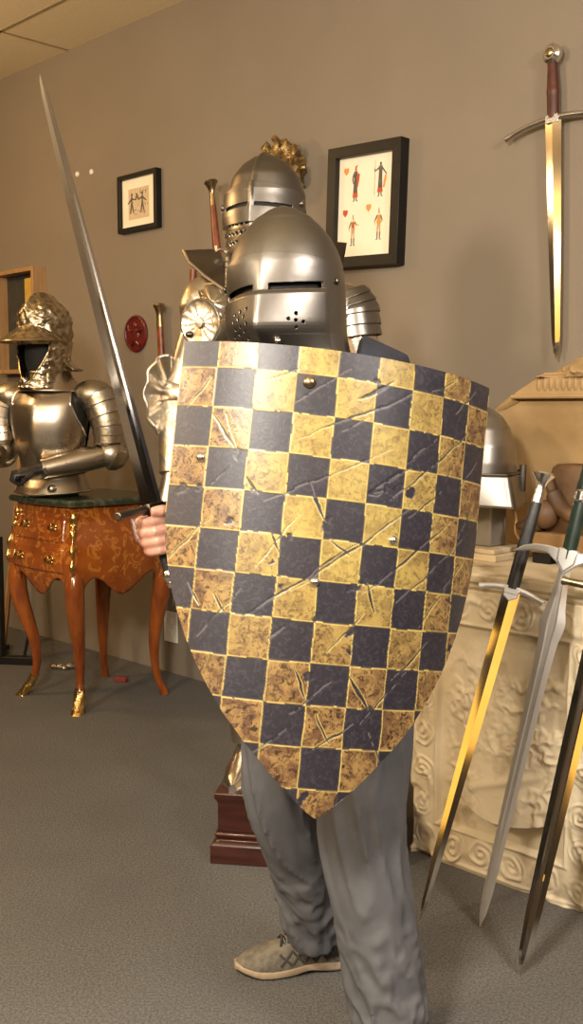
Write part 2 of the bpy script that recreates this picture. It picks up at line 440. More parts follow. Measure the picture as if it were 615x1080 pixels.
# large shadow-box print with four costumed figures
q = .05
a, b, c_ = WP(345, 155.5, q), WP(421, 146, q), WP(420, 281, q)
d_ = WP(343.5, 281, q)
ctr = (a + b + c_ + d_) / 4
Wd = ((b - a).length + (c_ - d_).length) / 2; Hh = (a - d_).length * .5 + (b - c_).length * .5
e = empty('picture_frame', ctr + N * q, 'large black shadow box frame with four coloured costumed figures on cream paper', 'picture', RZ)
e.matrix_world = e.matrix_basis @ Matrix.Rotation(R(2.2), 4, 'Y')
bw = .042
frame_parts(e, Wd, Hh, bw, q, M['blackpaint'], 'print', M['paper'], -.020)
Y1 = -.0235
def fig(x, z, s, robe, kind):
    o = MB(); mi = {'ink': 0, 'red': 1, 'orange': 2, 'skin': 3}
    def quad(pts, m, dy=0): o.prism([(x + px * s, z + pz * s) for px, pz in pts], Y1 - .0004 - dy, Y1 + .0004, mi=mi[m])
    def limb(p, q_, r, m, dy=0): o.tube([(x + p[0]*s, Y1 - dy, z + p[1]*s), (x + q_[0]*s, Y1 - dy, z + q_[1]*s)], [r*s, r*s*.7], 6, mi=mi[m])
    if robe:
        quad([(-.16, -.55), (.16, -.55), (.12, .1), (.13, .62), (-.13, .62), (-.12, .1)], 'ink')
        quad([(-.19, -.78), (.19, -.78), (.165, -.55), (-.165, -.55)], 'red', .0003)
        limb((-.07, -.78), (-.07, -.98), .04, 'ink'); limb((.08, -.78), (.10, -.98), .04, 'ink')
        limb((.09, -.97), (.2, -1.0), .03, 'ink'); limb((-.08, -.97), (-.16, -1.0), .03, 'ink')
        o.ell((x, Y1, z + .72 * s), (.075 * s, .001, .10 * s), n=12, m=8, mi=mi['red' if kind == 0 else 'ink'])
        if kind == 0:
            quad([(.10, -.1), (.17, -.25), (.26, .1), (.30, .42), (.2, .52), (.12, .4)], 'red', .0006)
            limb((-.12, .5), (-.22, .2), .05, 'ink'); limb((-.22, .2), (-.14, -.05), .045, 'ink')
            o.prism([(x + .0, z + .72 * s), (x + .16 * s, z + .95 * s), (x - .05 * s, z + .88 * s)], Y1 - .001, Y1, mi=1)
        else:
            limb((-.12, .5), (-.40, .35), .045, 'ink'); limb((-.40, .35), (-.42, .5), .035, 'ink'); limb((-.40, -.9), (-.40, .95), .012, 'ink')
            limb((.12, .5), (.42, .15), .045, 'ink')
            quad([(.20, -.55), (.30, -.55), (.42, -.1), (.42, .15), (.34, .12), (.26, -.2)], 'orange', .0006)
    else:
        quad([(-.14, -.1), (.14, -.1), (.17, .5), (-.17, .5)], 'skin')
        quad([(-.10, .1), (.08, .1), (.10, .4), (-.06, .45)], 'red' if kind == 2 else 'orange', .0004)
        for sx in (-1, 1):
            limb((.07 * sx, -.1), (.10 * sx, -.55), .06, 'skin'); limb((.10 * sx, -.55), (.09 * sx, -.98), .045, 'ink'); limb((.09 * sx, -.97), (.22 * sx, -1.0), .028, 'ink')
        o.ell((x, Y1, z + .64 * s), (.07 * s, .001, .10 * s), n=12, m=8, mi=mi['skin'])
        limb((-.03, .72), (.0, .90), .03, 'ink')
        limb((-.15, .45), (-.33, .1), .045, 'ink'); limb((-.33, .1), (-.30, -.1), .035, 'skin')
        if kind == 2: limb((.15, .42), (.30, .25), .04, 'ink'); limb((.26, .25), (.50, .25), .02, 'ink')
        else: limb((.15, .42), (.28, .1), .045, 'ink'); limb((.28, .1), (.1, .0), .035, 'skin'); quad([(-.2, .0), (.12, -.05), (.14, .3), (-.1, .36)], 'orange', .0006)
    o.build('costumed_figure', [M['ink'], M['ink_red'], M['ink_orange'], M['ink_skin']], e)
iw, ih = Wd - 2 * bw, Hh - 2 * bw
fig(-iw * .20, ih * .245, ih * .185, True, 0)
fig(iw * .24, ih * .265, ih * .185, True, 1)
fig(-iw * .22, -ih * .22, ih * .165, False, 2)
fig(iw * .24, -ih * .18, ih * .165, False, 3)
for (x, z, k) in [(-.37, .37, 2), (-.37, -.05, 1), (.05, -.02, 2)]:
    s = .042 * iw
    o = MB(); o.prism([(x * iw - s, z * ih + s), (x * iw - s, z * ih - s * .2), (x * iw, z * ih - s * 1.3), (x * iw + s, z * ih - s * .2), (x * iw + s, z * ih + s)], Y1 - .0005, Y1 + .0004)
    o.build('painted_crest', M['ink_orange'] if k == 2 else M['ink_red'], e)

# wooden display box, far left
q = .085
tr, br = WP(33.5, 280.5, q), WP(37.5, 393, q)
Hh = (tr - br).length; Wd = .42
ctr = (tr + br) / 2 - D * (Wd / 2)
e = empty('display_box', ctr + N * q, 'pale wooden display box on the wall behind the embossed helmet at far left', 'display case', RZ)
frame_parts(e, Wd, Hh, .022, q, M['oak'], 'backing', M['boxback'])
mb = MB(); mb.box((Wd/2 - .085, -.050, .10), (.07, .030, .26)); mb.build('yellow_panel', M['yellow'], e, bevel=.003)
mb = MB(); mb.tube(spline([(Wd/2 - .13, -.03, .20), (Wd/2 - .15, -.035, .05), (Wd/2 - .14, -.03, -.14), (Wd/2 - .17, -.03, -.2)], 14), [.02, .018, .016] + [.014] * 11, 10); mb.build('dagger_sheath', M['steel_dark'], e)
mb = MB(); mb.ell((Wd/2 - .13, -.035, .222), (.012, .012, .012)); mb.build('white_knob', M['white'], e)

# dark red round plaque
p = WP(144.5, 352)
e = empty('wall_plaque', p, 'dark red round relief plaque on the wall between raised sword and knight', 'plaque', RZ)
T = Matrix.Rotation(PI / 2, 4, 'X')
mb = MB(); mb.lathe([(.088, 0), (.091, .006), (.088, .013), (.080, .015), (.075, .010), (.0755, .009), (.002, .009)], 48, T); mb.build('disc', M['red_wax'], e)
mb = MB()
mb.ell((0, -.010, -.01), (.03, .008, .04)); mb.ell((0, -.012, .04), (.016, .009, .018))
for sx in (-1, 1):
    mb.tube([(sx * .02, -.011, .01), (sx * .05, -.011, .02), (sx * .055, -.011, .045)], [.010, .008, .005], 8)
    mb.tube([(sx * .015, -.011, -.04), (sx * .035, -.011, -.058)], [.010, .007], 8)
mb.build('relief_figure', M['red_wax'], e)

# gilded curly carving behind the knight's helm
p = WP(309, 183)
e = empty('carved_wall_mask', p, 'gilded curly carved mask on the wall above and behind the tall knight helm', 'carving', RZ)
mb = MB()
def bumpy(p_):
    d = p_.normalized(); k = .82 + .22 * fbm(d.x * 3.2 + 5, d.y * 3.2, d.z * 3.2, 3) + .10 * math.sin(9 * math.atan2(d.z, d.x) + 6 * d.y)
    return p_ * k
mb.ell((0, -.06, 0), (.115, .10, .125), n=72, m=48, fn=bumpy)
mb.build('mask', M['gilt'], e)
rnd = random.Random(11)
for k in range(16):
    a = 2 * PI * k / 16 + rnd.uniform(-.1, .1)
    r0 = .075 + rnd.uniform(-.01, .012)
    pts = []
    for t in lin(0, 1, 14):
        rr = .036 * (1 - .72 * t); b_ = a + 5.2 * t * (1 if k % 2 else -1)
        pts.append((r0 * math.cos(a) + rr * math.cos(b_) * .9, -.09 - .035 * t + .02 * math.sin(k), r0 * 1.05 * math.sin(a) + rr * math.sin(b_)))
    mb = MB(); mb.tube(pts, [.014 - .007 * t for t in lin(0, 1, 14)], 8); mb.build('mane_curl', M['gilt'], e)
mb = MB(); mb.ell((0, -.145, -.02), (.035, .03, .03)); mb.ell((0, -.15, .02), (.018, .022, .04)); mb.build('muzzle', M['gilt'], e)

# ------------------------------------------------------------------ swords
def place(guard, tip, xdir):
    z = (V(tip) - V(guard)).normalized(); x = V(xdir) - z * V(xdir).dot(z); x.normalize(); y = z.cross(x)
    m = Matrix((x, y, z)).transposed().to_4x4(); m.translation = V(guard); return m

def blade(L, prof, th, fuller, mt, e, name='blade', n=40, split=None):
    rings = []
    for i in range(n):
        t = i / (n - 1)
        w = interp(prof, t) / 2; h = th * (1 - .55 * t) / 2
        if t > .97: h *= (1 - (t - .97) / .03) * .9 + .1
        fl = fuller if t < .72 else fuller * max(0, 1 - (t - .72) / .06)
        z = L * t; s = .36; d = h * (1 - .55 * fl)
        rings.append([V(q_) for q_ in [(-w, 0, z), (-w * s, -h, z), (-w * s * .55, -d, z), (w * s * .55, -d, z), (w * s, -h, z), (w, 0, z), (w * s, h, z), (w * s * .55, d, z), (-w * s * .55, d, z), (-w * s, h, z)]])
    mb = MB(); mb.loft(rings); return mb.build(name, mt, e, angle=8)

def flatblade(L, prof, th, mt, e, n=40):         # diamond section, one clear mid ridge
    rings = []
    for i in range(n):
        t = i / (n - 1); w = interp(prof, t) / 2; h = th * (1 - .5 * t) / 2; z = L * t
        if t > .98: h *= .3
        rings.append([V((-w, 0, z)), V((0, -h, z)), V((w, 0, z)), V((0, h, z))])
    mb = MB(); mb.loft(rings); return mb.build('blade', mt, e, angle=8)

def grip(L, r0, r1, mt, e, waist=True):
    mb = MB(); prof = []
    for t in lin(0, 1, 24):
        r = mix(r0, r1, t) * (1 + (.14 * math.sin(PI * t) if waist else 0))
        if abs(t - .5) < .03: r *= 1.07
        prof.append((r, -L * t))
    mb.tube([(0, 0, z) for r, z in prof], [(r * 1.15, r * .85) for r, z in prof], 16, up=(1, 0, 0))
    return mb.build('grip', mt, e)

def disc_pommel(c, r, th, mt, e, boss=None):
    T = Matrix.Translation(V(c)) @ Matrix.Rotation(PI / 2, 4, 'X')
    mb = MB(); mb.lathe([(.002, -th * .6), (r * .6, -th * .6), (r * .66, -th * .5), (r, -th * .25), (r, th * .25), (r * .66, th * .5), (r * .6, th * .6), (.002, th * .6)], 32, T)
    p_ = mb.build('pommel', mt, e)
    if boss:
        mb = MB()
        for s_ in (-1, 1): mb.ell(V(c) + V((0, s_ * th * .6, 0)), (r * .5, th * .2, r * .5))
        mb.build('pommel_boss', boss, p_)

def fishtail(c0, L, r0, r1, mt, e):               # flaring pommel, grows away from the grip
    mb = MB(); prof = []
    for t in lin(0, 1, 14):
        prof.append((mix(r0, r0 * .85, min(1, t * 2)) if t < .5 else mix(r0 * .85, r1, ((t - .5) / .5) ** 1.8), c0 - L * t))
    prof.append((r1 * .86, c0 - L * 1.08)); prof.append((r1 * .3, c0 - L * 1.13))
    mb.tube([(0, 0, z) for r, z in prof], [(r * 1.1, r * .8) for r, z in prof], 18, up=(1, 0, 0)); return mb.build('pommel', mt, e)

def guard(half, droop, r0, r1, mt, e, curl=0, flat=.8):
    pts = []; rad = []
    for t in lin(-1, 1, 33):
        pts.append((half * t, 0, droop * abs(t) ** 2.2 + .0)); r = mix(r0, r1, abs(t) ** .8)
        if abs(t) > .93: r *= 1.25
        rad.append((r, r * flat))
    mb = MB(); mb.tube(pts, rad, 12, up=(0, 0, 1))
    mb.box((0, 0, .004), (r0 * 4.2, r0 * 2.2, r0 * 2.4))
    return mb.build('cross_guard', mt, e, bevel=.001)

# hanging sword, upper right
q = .045
g0, tp = WP(583.5, 124.5, q), WP(586.5, 379, q)
L = (tp - g0).length
e = empty('longsword', (0, 0, 0), 'polished longsword with round pommel hanging point down at upper right of wall', 'sword', M=place(g0, tp, D))
flatblade(L, [(0, .060), (.5, .048), (.9, .032), (.96, .022), (1, .001)], .016, M['blade'], e)
guard(.185, .030, .011, .0085, M['steel_bright'], e)
grip(.175, .017, .014, M['grip_dark'], e)
disc_pommel((0, 0, -.205), .032, .035, M['steel_bright'], e, M['brass_old'])

# hanging sword beside the red plaque
q = .04
g0, tp = WP(171.5, 405, q), WP(183, 640, q)
L = (tp - g0).length
e = empty('arming_sword', (0, 0, 0), 'sword with red-brown grip hanging on the wall right of the red plaque', 'sword', M=place(g0, tp, D))
flatblade(L, [(0, .05), (.9, .03), (1, .002)], .012, M['blade_satin'], e)
guard(.105, .0, .009, .007, M['steel_dark'], e)
grip(.27, .016, .015, M['grip_brown'], e, False)
fishtail(-.27, .10, .017, .030, M['brass_old'], e)

# long hilt rising behind the knight's left wing
q = .10
g0, tp = WP(236, 345, q), WP(262, 640, q)
e = empty('two_handed_sword', (0, 0, 0), 'long red-brown sword hilt with flared pommel rising behind the dark wing plate', 'sword', M=place(g0, tp, D))
L = (tp - g0).length
flatblade(L, [(0, .05), (.9, .035), (1, .002)], .012, M['blade_satin'], e)
guard(.12, .02, .010, .008, M['steel_dark'], e)
Lg = (WP(222, 218, q) - g0).length
grip(Lg, .021, .0135, M['grip_brown'], e, True)
fishtail(-Lg, .10, .013, .033, M['brass_old'], e)
# second handle whose end shows under the wing
q = .05
a, b = WP(204, 284, .08), WP(196, 470, .09)
e = empty('mace', (0, 0, 0), 'red-brown shafted mace hanging on the wall, mostly hidden below the wing plate', 'mace', M=place(a, b, D))
L = (b - a).length
mb = MB(); mb.cyl((0, 0, 0), (0, 0, L), .016, .014); mb.build('shaft', M['grip_brown'], e)
mb = MB(); mb.lathe([(.002, L + .16), (.03, L + .15), (.045, L + .08), (.03, L), (.002, L - .005)], 24)
for k in range(7):
    T = Matrix.Rotation(2 * PI * k / 7, 4, 'Z'); mb.prism([(.02, L + .01), (.06, L + .05), (.065, L + .09), (.02, L + .15)], -.003, .003, T)
mb.build('flanged_head', M['steel_dark'], e)
# ------------------------------------------------------------------ inlaid chest on cabriole legs
CS, CQ = -3.95, .505
ch = empty('bombe_chest', WL(CS, CQ, 0), 'orange inlaid bombe chest on four curved legs with gilt mounts, under the half armour', 'chest', RZ)
HX, HY, ZT = .222, .225, .885
zbt = [(0, .495), (.12, .50), (.30, .535), (.48, .575), (.62, .585), (.74, .565), (.84, .515), (.92, .46), (1, .43)]
scl = [(.43, .93), (.5, 1.02), (.58, 1.12), (.64, 1.15), (.70, 1.13), (.77, 1.05), (.83, .985), (.885, 1.0)]
def sc_(z): 
    return interp(scl, z)
def side_pt(k, t, z, off=0.0, bulge=.022):
    f = sc_(z); hx, hy = HX * f + off, HY * f + off
    b = bulge * math.sin(PI * t) ** 1.3
    x0 = -1 + 2 * t
    if k == 0: return V((hx * x0, -hy - b, z))
    if k == 1: return V((hx + b, hy * x0, z))
    if k == 2: return V((-hx * x0, hy + b * .2, z))
    return V((-hx - b, -hy * x0, z))
NS, NV = 26, 26
mb = MB(); rings = []
for v in lin(0, 1, NV):
    ring = []
    for k in range(4):
        for i in range(NS):
            t = i / NS; z = mix(interp(zbt, abs(t - .5) * 2), ZT, v); ring.append(side_pt(k, t, z))
    rings.append(ring)
mb.loft(rings, caps=False)
body = mb.build('carcass', M['marquetry'], ch, angle=50, solid=.012)
for sx in (-1, 1):
    for sy in (-1, 1):
        dg = V((sx, sy, 0)).normalized(); c = V((sx * HX, sy * HY, 0))
        pts = [(.62, .000), (.54, .010), (.45, .000), (.35, -.030), (.25, -.060), (.15, -.068), (.08, -.050), (.03, -.018), (.0, .006)]
        pts_back = [(.62, .000), (.54, .008), (.45, .000), (.35, -.018), (.25, -.030), (.15, -.028), (.08, -.016), (.03, .004), (.0, .014)]
        rr = [.030, .042, .040, .033, .0255, .0185, .0165, .018, .021]
        P_ = spline([c + dg * o_ + V((0, 0, z)) for z, o_ in (pts if sy < 0 else pts_back)], 40)
        Rr = [interp(list(zip(lin(0, 1, 9), rr)), t) for t in lin(0, 1, 40)]
        mb = MB(); mb.tube(P_, Rr, 12, up=(sx, sy, 0))
        lg = mb.build('leg', M['walnut'], ch)
        mb = MB(); rings = []
        P2 = [p_ for p_ in P_ if p_.z < .105]
        def wob(i, j): return 1.14 + .10 * math.sin(j * 2.1 + i * .9)
        for i, p_ in enumerate(P2):
            r_ = .0185 + .006 * (i / len(P2))
            cut = 1.0
            rings.append([p_ + V((math.cos(2 * PI * j / 18), math.sin(2 * PI * j / 18), 0)) * r_ * wob(i, j) + V((0, 0, .012 * math.sin(j * 1.05) if i == 0 else 0)) for j in range(18)])
        if sy < 0:
            mb.loft(rings); mb.build('gilt_foot_mount', M['brass'], lg)
# gilt corner mounts at the front corners
for k, sx in ((0, -1), (1, 1)):
    pts = []; rad = []
    for t in lin(0, 1, 40):
        z = mix(.86, .60, t); f = sc_(z)
        pts.append(V((sx * (HX * f + .002), -(HY * f + .002), z))); rad.append(.0075 + .004 * math.sin(t * 24) + .006 * math.exp(-((t - .1) / .1) ** 2))
    mb = MB(); mb.tube(pts, rad, 10)
    for t in (.06, .13, .2, .3):
        z = mix(.86, .60, t); f = sc_(z)
        for s2 in (-1, 1):
            mb.ell(V((sx * (HX * f + .004), -(HY * f + .004), z)) + V((sx * (-.008 if s2 < 0 else .002), -.002 if s2 < 0 else .006, 0)), (.009, .009, .010), n=10, m=6)
    mb.build('gilt_corner_mount', M['brass'], ch)
# two drawers with pulls
for z0, z1 in ((.735, .855), (.605, .715)):
    ts = lin(.12, .88, 20); zs = lin(z0, z1, 12)
    mb = MB(); rings = []
    out = [(t, z0) for t in ts] + [(.88, z) for z in zs[1:]] + [(t, z1) for t in ts[::-1][1:]] + [(.12, z) for z in zs[::-1][1:-1]]
    mb.grid(lambda t, z: side_pt(0, t, z, .004), ts, zs)
    d = mb.build('drawer', M['marquetry'], ch, angle=60, solid=.006)
    for t in (.27, .73):
        p_ = side_pt(0, t, (z0 + z1) / 2, .005); T = Matrix.Translation(p_) @ Matrix.Rotation(PI / 2, 4, 'X')
        mb = MB(); mb.lathe([(.017, 0), (.019, .002), (.012, .005), (.006, .008), (.006, .016), (.011, .020), (.012, .025), (.002, .029)], 20, T)
        for s2 in (-1, 1):
            mb.ell(p_ + V((s2 * .019, -.004, .006)), (.010, .004, .009), n=12, m=7); mb.ell(p_ + V((s2 * .017, -.004, -.010)), (.008, .004, .007), n=12, m=7)
        mb.build('drawer_pull', M['brass'], d)
# marble top
mb = MB(); rings = []
for z, o_ in ((.885, .016), (.890, .026), (.905, .028), (.915, .020)):
    ring = []
    for k in range(4):
        for i in range(24):
            t = i / 24; p_ = side_pt(k, t, .885, o_, .026); ring.append(V((p_.x, p_.y, z)))
    rings.append(ring)
mb.loft(rings); mb.build('marble_top', M['marble'], ch)

# ------------------------------------------------------------------ half armour on the chest
ha = empty('half_armor', (-1.05, 4.62, .916), 'half suit of polished armour with bent arm and black gloves standing on the inlaid chest', 'armour', R(-17))
tor = [(.0, .12, .10, .10), (.10, .135, .11, .10), (.16, .145, .125, .105), (.24, .162, .15, .115), (.32, .175, .158, .12), (.39, .178, .145, .12), (.44, .165, .115, .105), (.475, .125, .085, .09), (.50, .085, .07, .075)]
def tpt(th, z, off=0):
    a = sint([(r[0], r[1]) for r in tor], z) + off; bf = sint([(r[0], r[2]) for r in tor], z) + off; bb = sint([(r[0], r[3]) for r in tor], z) + off
    c = math.cos(th); x = a * math.sin(th)
    y = -bf * c if c > 0 else -bb * c
    if c > 0: y -= .010 * math.exp(-(th / .22) ** 2) * sst(.1, .25, z)
    return V((x, y, z))
ths = lin(-PI, PI, 65)[:-1]
mb = MB(); mb.loft([[tpt(t, z, -.008) for t in ths] for z in lin(.0, .50, 24)]); mb.build('arming_doublet', M['black'], ha)
def bk(th, z):
    lim = interp([(.12, 1.62), (.26, 1.5), (.33, 1.12), (.40, .88), (.44, .90), (.49, 1.0)], z)
    return abs(th) < lim and z > .115 and z < .488 - .0 * th
mb = MB(); mb.grid(lambda t, z: tpt(t, z, .004), lin(-1.7, 1.7, 120), lin(.11, .495, 90), keep=bk)
bp = mb.build('breastplate', M['steel_old'], ha, solid=.004)
mb = MB()
for sx in (-1, 1):
    mb.tube([tpt(sx * interp([(.12, 1.62), (.26, 1.5), (.33, 1.12), (.40, .88), (.44, .90), (.49, 1.0)], z), z, .006) for z in lin(.26, .488, 30)], .0045, 8)
mb.tube([tpt(t, .488, .006) for t in lin(-1, 1, 40)], .005, 8)
mb.build('rolled_edge', M['steel_bright'], bp)
mb = MB(); mb.grid(lambda t, z: tpt(t, z, .004), lin(1.75, 2 * PI - 1.75, 80), lin(.11, .495, 60), keep=lambda t, z: abs(t - PI) < interp([(.12, 1.4), (.3, 1.3), (.36, .95), (.49, 1.0)], z))
mb.build('backplate', M['steel_old'], ha, solid=.004)
# waist flange
fl = [(.105, .135, .118), (.075, .145, .128), (.04, .158, .148), (.012, .170, .160)]
def flp(th, z):
    a = interp([(r[0], r[1]) for r in fl[::-1]], z); b = interp([(r[0], r[2]) for r in fl[::-1]], z)
    return V((a * math.sin(th), -b * math.cos(th), z + .012 * abs(math.sin(th)) * (1 - z / .1)))
mb = MB(); mb.grid(flp, lin(0, 2 * PI, 97)[:-1], lin(.010, .112, 24), wrap=True)
fa = mb.build('waist_flange', M['steel_old'], ha, solid=.004)
mb = MB(); mb.tube([flp(t, .012) for t in lin(0, 2 * PI, 80)], .005, 8); mb.build('rolled_edge', M['steel_bright'], fa)
p_ = flp(.45, .035); mb = MB(); mb.lathe([(.018, 0), (.020, .006), (.014, .014), (.003, .018)], 18, Matrix.Translation(p_) @ Matrix.Rotation(.45, 4, 'Z') @ Matrix.Rotation(PI / 2, 4, 'X'))
mb.build('strap_button', M['steel_bright'], fa)
mb = MB(); mb.tube([flp(t, .085) + V((0, 0, .02)) for t in lin(0, 2 * PI, 60)], (.010, .006), 8, up=(0, 0, 1)); mb.build('belt', M['black'], ha)

def lames(path, rads, n, mt, par, name, lip=.006, emb=0):   # overlapping plates along a limb, one mesh per plate
    P_ = spline(path, 60)
    for k in range(n):
        i0, i1 = int(k * 59 / n), int((k + 1) * 59 / n) + 1
        seg = P_[i0:min(60, i1 + 1)]
        rr = [interp(list(zip(lin(0, 1, len(rads)), rads)), (i0 + j) / 59) + lip * (j / max(1, len(seg) - 1)) for j in range(len(seg))]
        mb = MB(); mb.tube(seg, rr, 28, caps=False); o_ = mb.build(name, mt, par, solid=.003)
def glove(w, d, up, par, curl=1.0, mt=None):
    w, d, up = V(w), V(d).normalized(), V(up); sd = d.cross(up).normalized(); up = sd.cross(d).normalized()
    mb = MB(); mb.tube([w - d * .03, w + d * .01, w + d * .05, w + d * .085], [(.030, .026), (.034, .024), (.042, .022), (.040, .018)], 16, up=sd)
    o_ = mb.build('glove', mt or M['black'], par)
    for k in range(4):
        b = w + d * .082 + sd * (-.030 + .020 * k)
        L_ = (.030, .034, .032, .026)[k]
        mb = MB(); mb.tube([b - d * .006, b + d * L_ * .6 + up * .003, b + d * (L_ * .7 + .008) - up * .018 * curl, b + d * (L_ * .4) - up * .034 * curl, b - d * .008 - up * .036 * curl], [.0125, .0118, .0115, .011, .0095], 10)
        mb.build('finger', mt or M['black'], o_)
    b = w + d * .03 - sd * .038
    mb = MB(); mb.tube([b, b + d * .028 - sd * .012 - up * .012, b + d * .05 - up * .03], [.014, .0125, .010], 10); mb.build('thumb', mt or M['black'], o_)
    return o_
# arms: image right one bends across the waist
for sx, el, hd in ((1, V((.275, .02, .185)), V((.005, -.205, .115))), (-1, V((-.255, .0, .19)), V((-.235, -.235, .12)))):
    sh = V((sx * .205, .01, .445)) if sx > 0 else V((-.205, .01, .44))
    arm = MB(); arm.ell(sh + V((-sx * .008, 0, -.005)), (.088, .085, .066), n=40, m=20)
    pa = arm.build('pauldron', M['steel_gilt'], ha)
    lames([sh + V((sx * .012, 0, .0)), mix(sh, el, .45) + V((sx * .022, 0, 0)), mix(sh, el, .82)], [.078, .070, .058], 5, M['steel_gilt'] if sx > 0 else M['steel_old'], pa, 'lame', .005)
    mb = MB(); mb.tube([mix(sh, el, .6), el], [.054, .050], 24)
    ra = mb.build('upper_arm_plate', M['steel_old'], ha)
    mb = MB(); mb.ell(el, (.066, .066, .064), n=40, m=24)
    out_ = (el - mix(sh, hd, .5)).normalized()
    T = Matrix.Translation(el + out_ * .03) @ out_.to_track_quat('Z', 'Y').to_matrix().to_4x4()
    mb.lathe([(.072, -.02), (.060, .014), (.036, .036), (.004, .046)], 28, T)
    co = mb.build('elbow_cop', M['steel_gilt'], ha)
    f0, f1 = mix(el, hd, .12), mix(el, hd, .84)
    mb = MB(); mb.tube([f0, mix(f0, f1, .35), f1], [.050, .053, .040], 28)
    fp = mb.build('forearm_plate', M['steel_old'], ha)
    mb = MB(); mb.tube([f1 - (f1 - f0) * .03, f1 + (f1 - f0) * .02], .043, 24); mb.build('cuff_edge', M['steel_bright'], fp)
    glove(mix(el, hd, .9), hd - el, (0, -.2, 1), ha)

# burgonet with peak, open face
hl = MB()
HZ, HC = .622, V((-.008, -.035, 0))
HROT = Matrix.Translation(HC) @ Matrix.Rotation(R(-12), 4, 'Z') @ Matrix.Translation(-HC)
skp = [(.0, .104, .112), (.05, .111, .121), (.10, .110, .121), (.135, .102, .113), (.165, .082, .093), (.185, .056, .065), (.197, .028, .034), (.20, .004, .005)]
def skpt(th, z, off=0):
    a = sint([(r[0], r[1]) for r in skp], z) + off; b = sint([(r[0], r[2]) for r in skp], z) + off
    x, y = a * math.sin(th), -b * math.cos(th)
    n_ = V((math.sin(th), -math.cos(th), 0))
    e_ = .011 * abs(fbm(x * 26, y * 26, z * 26 + 4, 3)) + .004 * math.sin(14 * th + 60 * z) * nz(x * 20, y * 20, z * 20)
    comb = .026 * math.exp(-(x / .012) ** 2) * sst(.06, .16, z)
    p = V((x, y, z)) + n_ * e_
    p.z += comb
    return p + V((0, 0, HZ + .03)) + HC
mb = MB(); mb.loft([[skpt(t, z) for t in lin(-PI, PI, 121)[:-1]] for z in lin(0, .20, 50)], caps=True)
hm = mb.rot(HROT).build('helmet_skull', M['steel_emboss'], ha, angle=60)
def peak(th, r):
    k = max(0.0, math.cos(th * 1.0)) ** .7
    b = V((.104 * math.sin(th), -.114 * math.cos(th), HZ + .05 + .07 * k)); ext = (.012 + .095 * k) * r
    e_ = .008 * abs(fbm(th * 5, r * 3, 2.2, 3)) * math.sin(PI * r)
    return b + HC + V((math.sin(th) * ext * .9, -math.cos(th) * ext, -.075 * k * r ** .8 - .006 * r + e_))
mb = MB(); mb.grid(peak, lin(-1.55, 1.55, 50), lin(0, 1, 12)); mb.rot(HROT).build('peak', M['steel_emboss'], hm, solid=.005)
mb = MB(); mb.tube([peak(t, 1) for t in lin(-1.5, 1.5, 50)], .0045, 8); mb.rot(HROT).build('peak_edge', M['brass_old'], hm)
def chk(th, z, off=0):
    a = interp([(-.16, .098), (-.10, .088), (-.04, .098), (.04, .106)], z) + off; b = interp([(-.16, .128), (-.11, .112), (-.04, .112), (.04, .116)], z) + off
    x, y = a * math.sin(th), -b * math.cos(th)
    e_ = .010 * abs(fbm(x * 30, y * 30, z * 30 + 9, 3))
    return V((x * (1 + e_ * 8), y * (1 + e_ * 8), z + HZ)) + HC
open_ = lambda z: interp([(-.16, .0), (-.145, .06), (-.12, .30), (-.06, .66), (.0, .94), (.04, .98)], z)
mb = MB(); mb.grid(chk, lin(-PI, PI, 161)[:-1], lin(-.155, .045, 70), wrap=True, keep=lambda t, z: abs((t + PI) % (2 * PI) - PI) > open_(z))
ck = mb.rot(HROT).build('cheek_piece', M['steel_emboss'], ha, angle=60, solid=.004)
mb = MB()
for sx in (-1, 1): mb.tube([chk(sx * open_(z), z, .003) for z in lin(-.15, .04, 30)], .0045, 8)
mb.rot(HROT).build('face_edge', M['brass_old'], ck)
mb = MB(); mb.ell(chk(0, -.128) + V((0, -.006, 0)), (.014, .012, .020)); mb.rot(HROT).build('chin_clasp', M['steel_bright'], ck)
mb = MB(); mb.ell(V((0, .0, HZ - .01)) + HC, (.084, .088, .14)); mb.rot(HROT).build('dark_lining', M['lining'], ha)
def tail(th, r): return V((math.sin(th) * mix(.098, .155, r), -math.cos(th) * mix(.108, .175, r), HZ + mix(-.03, -.075, r ** .8))) + HC
mb = MB(); mb.grid(tail, lin(PI - 1.55, PI + 1.55, 50), lin(0, 1, 10)); mb.rot(HROT).build('neck_guard', M['steel_emboss'], hm, solid=.004)
def gor(th, r): return V((math.sin(th) * mix(.092, .150, r ** 1.4), -math.cos(th) * mix(.095, .135, r ** 1.4) - .02 * (1 - r), mix(.54, .455, r)))
mb = MB(); mb.grid(gor, lin(0, 2 * PI, 97)[:-1], lin(0, 1, 16), wrap=True); mb.build('gorget', M['steel_old'], ha, solid=.004)

# ------------------------------------------------------------------ stand, staff and litter round the chest
p = F(14, 700)
st = empty('display_stand', p, 'black metal stand with flat base at the left edge behind the chest leg', 'stand', R(-8))
mb = MB(); mb.box((-.05, 0, .02), (.34, .05, .04)); mb.box((-.14, .02, .03), (.05, .42, .03)); mb.build('base', M['blackpaint'], st, bevel=.004)
mb = MB(); mb.box((-.075, 0, .34), (.055, .05, .62)); mb.build('post', M['blackpaint'], st, bevel=.004)
mb = MB(); mb.tube([(.05, .03, .04), (.065, .035, .12), (.09, .045, .22)], .008, 10); mb.build('brace', M['blackpaint'], st)
a, b = F(2, 690) + V((-.02, .1, 0)), WP(24, 462, .10)
mb = MB(); ax, _ = frame_from(b - a); mb.tube([a, mix(a, b, .5), b + (b - a) * .12], [(.016, .026), (.017, .028), (.016, .026)], 8, up=(1, 0, 0))
tag(mb.build('wooden_staff', M['oak']), 'pale wooden batten leaning on the wall behind the left of the chest', 'batten')
p = F(128, 719)
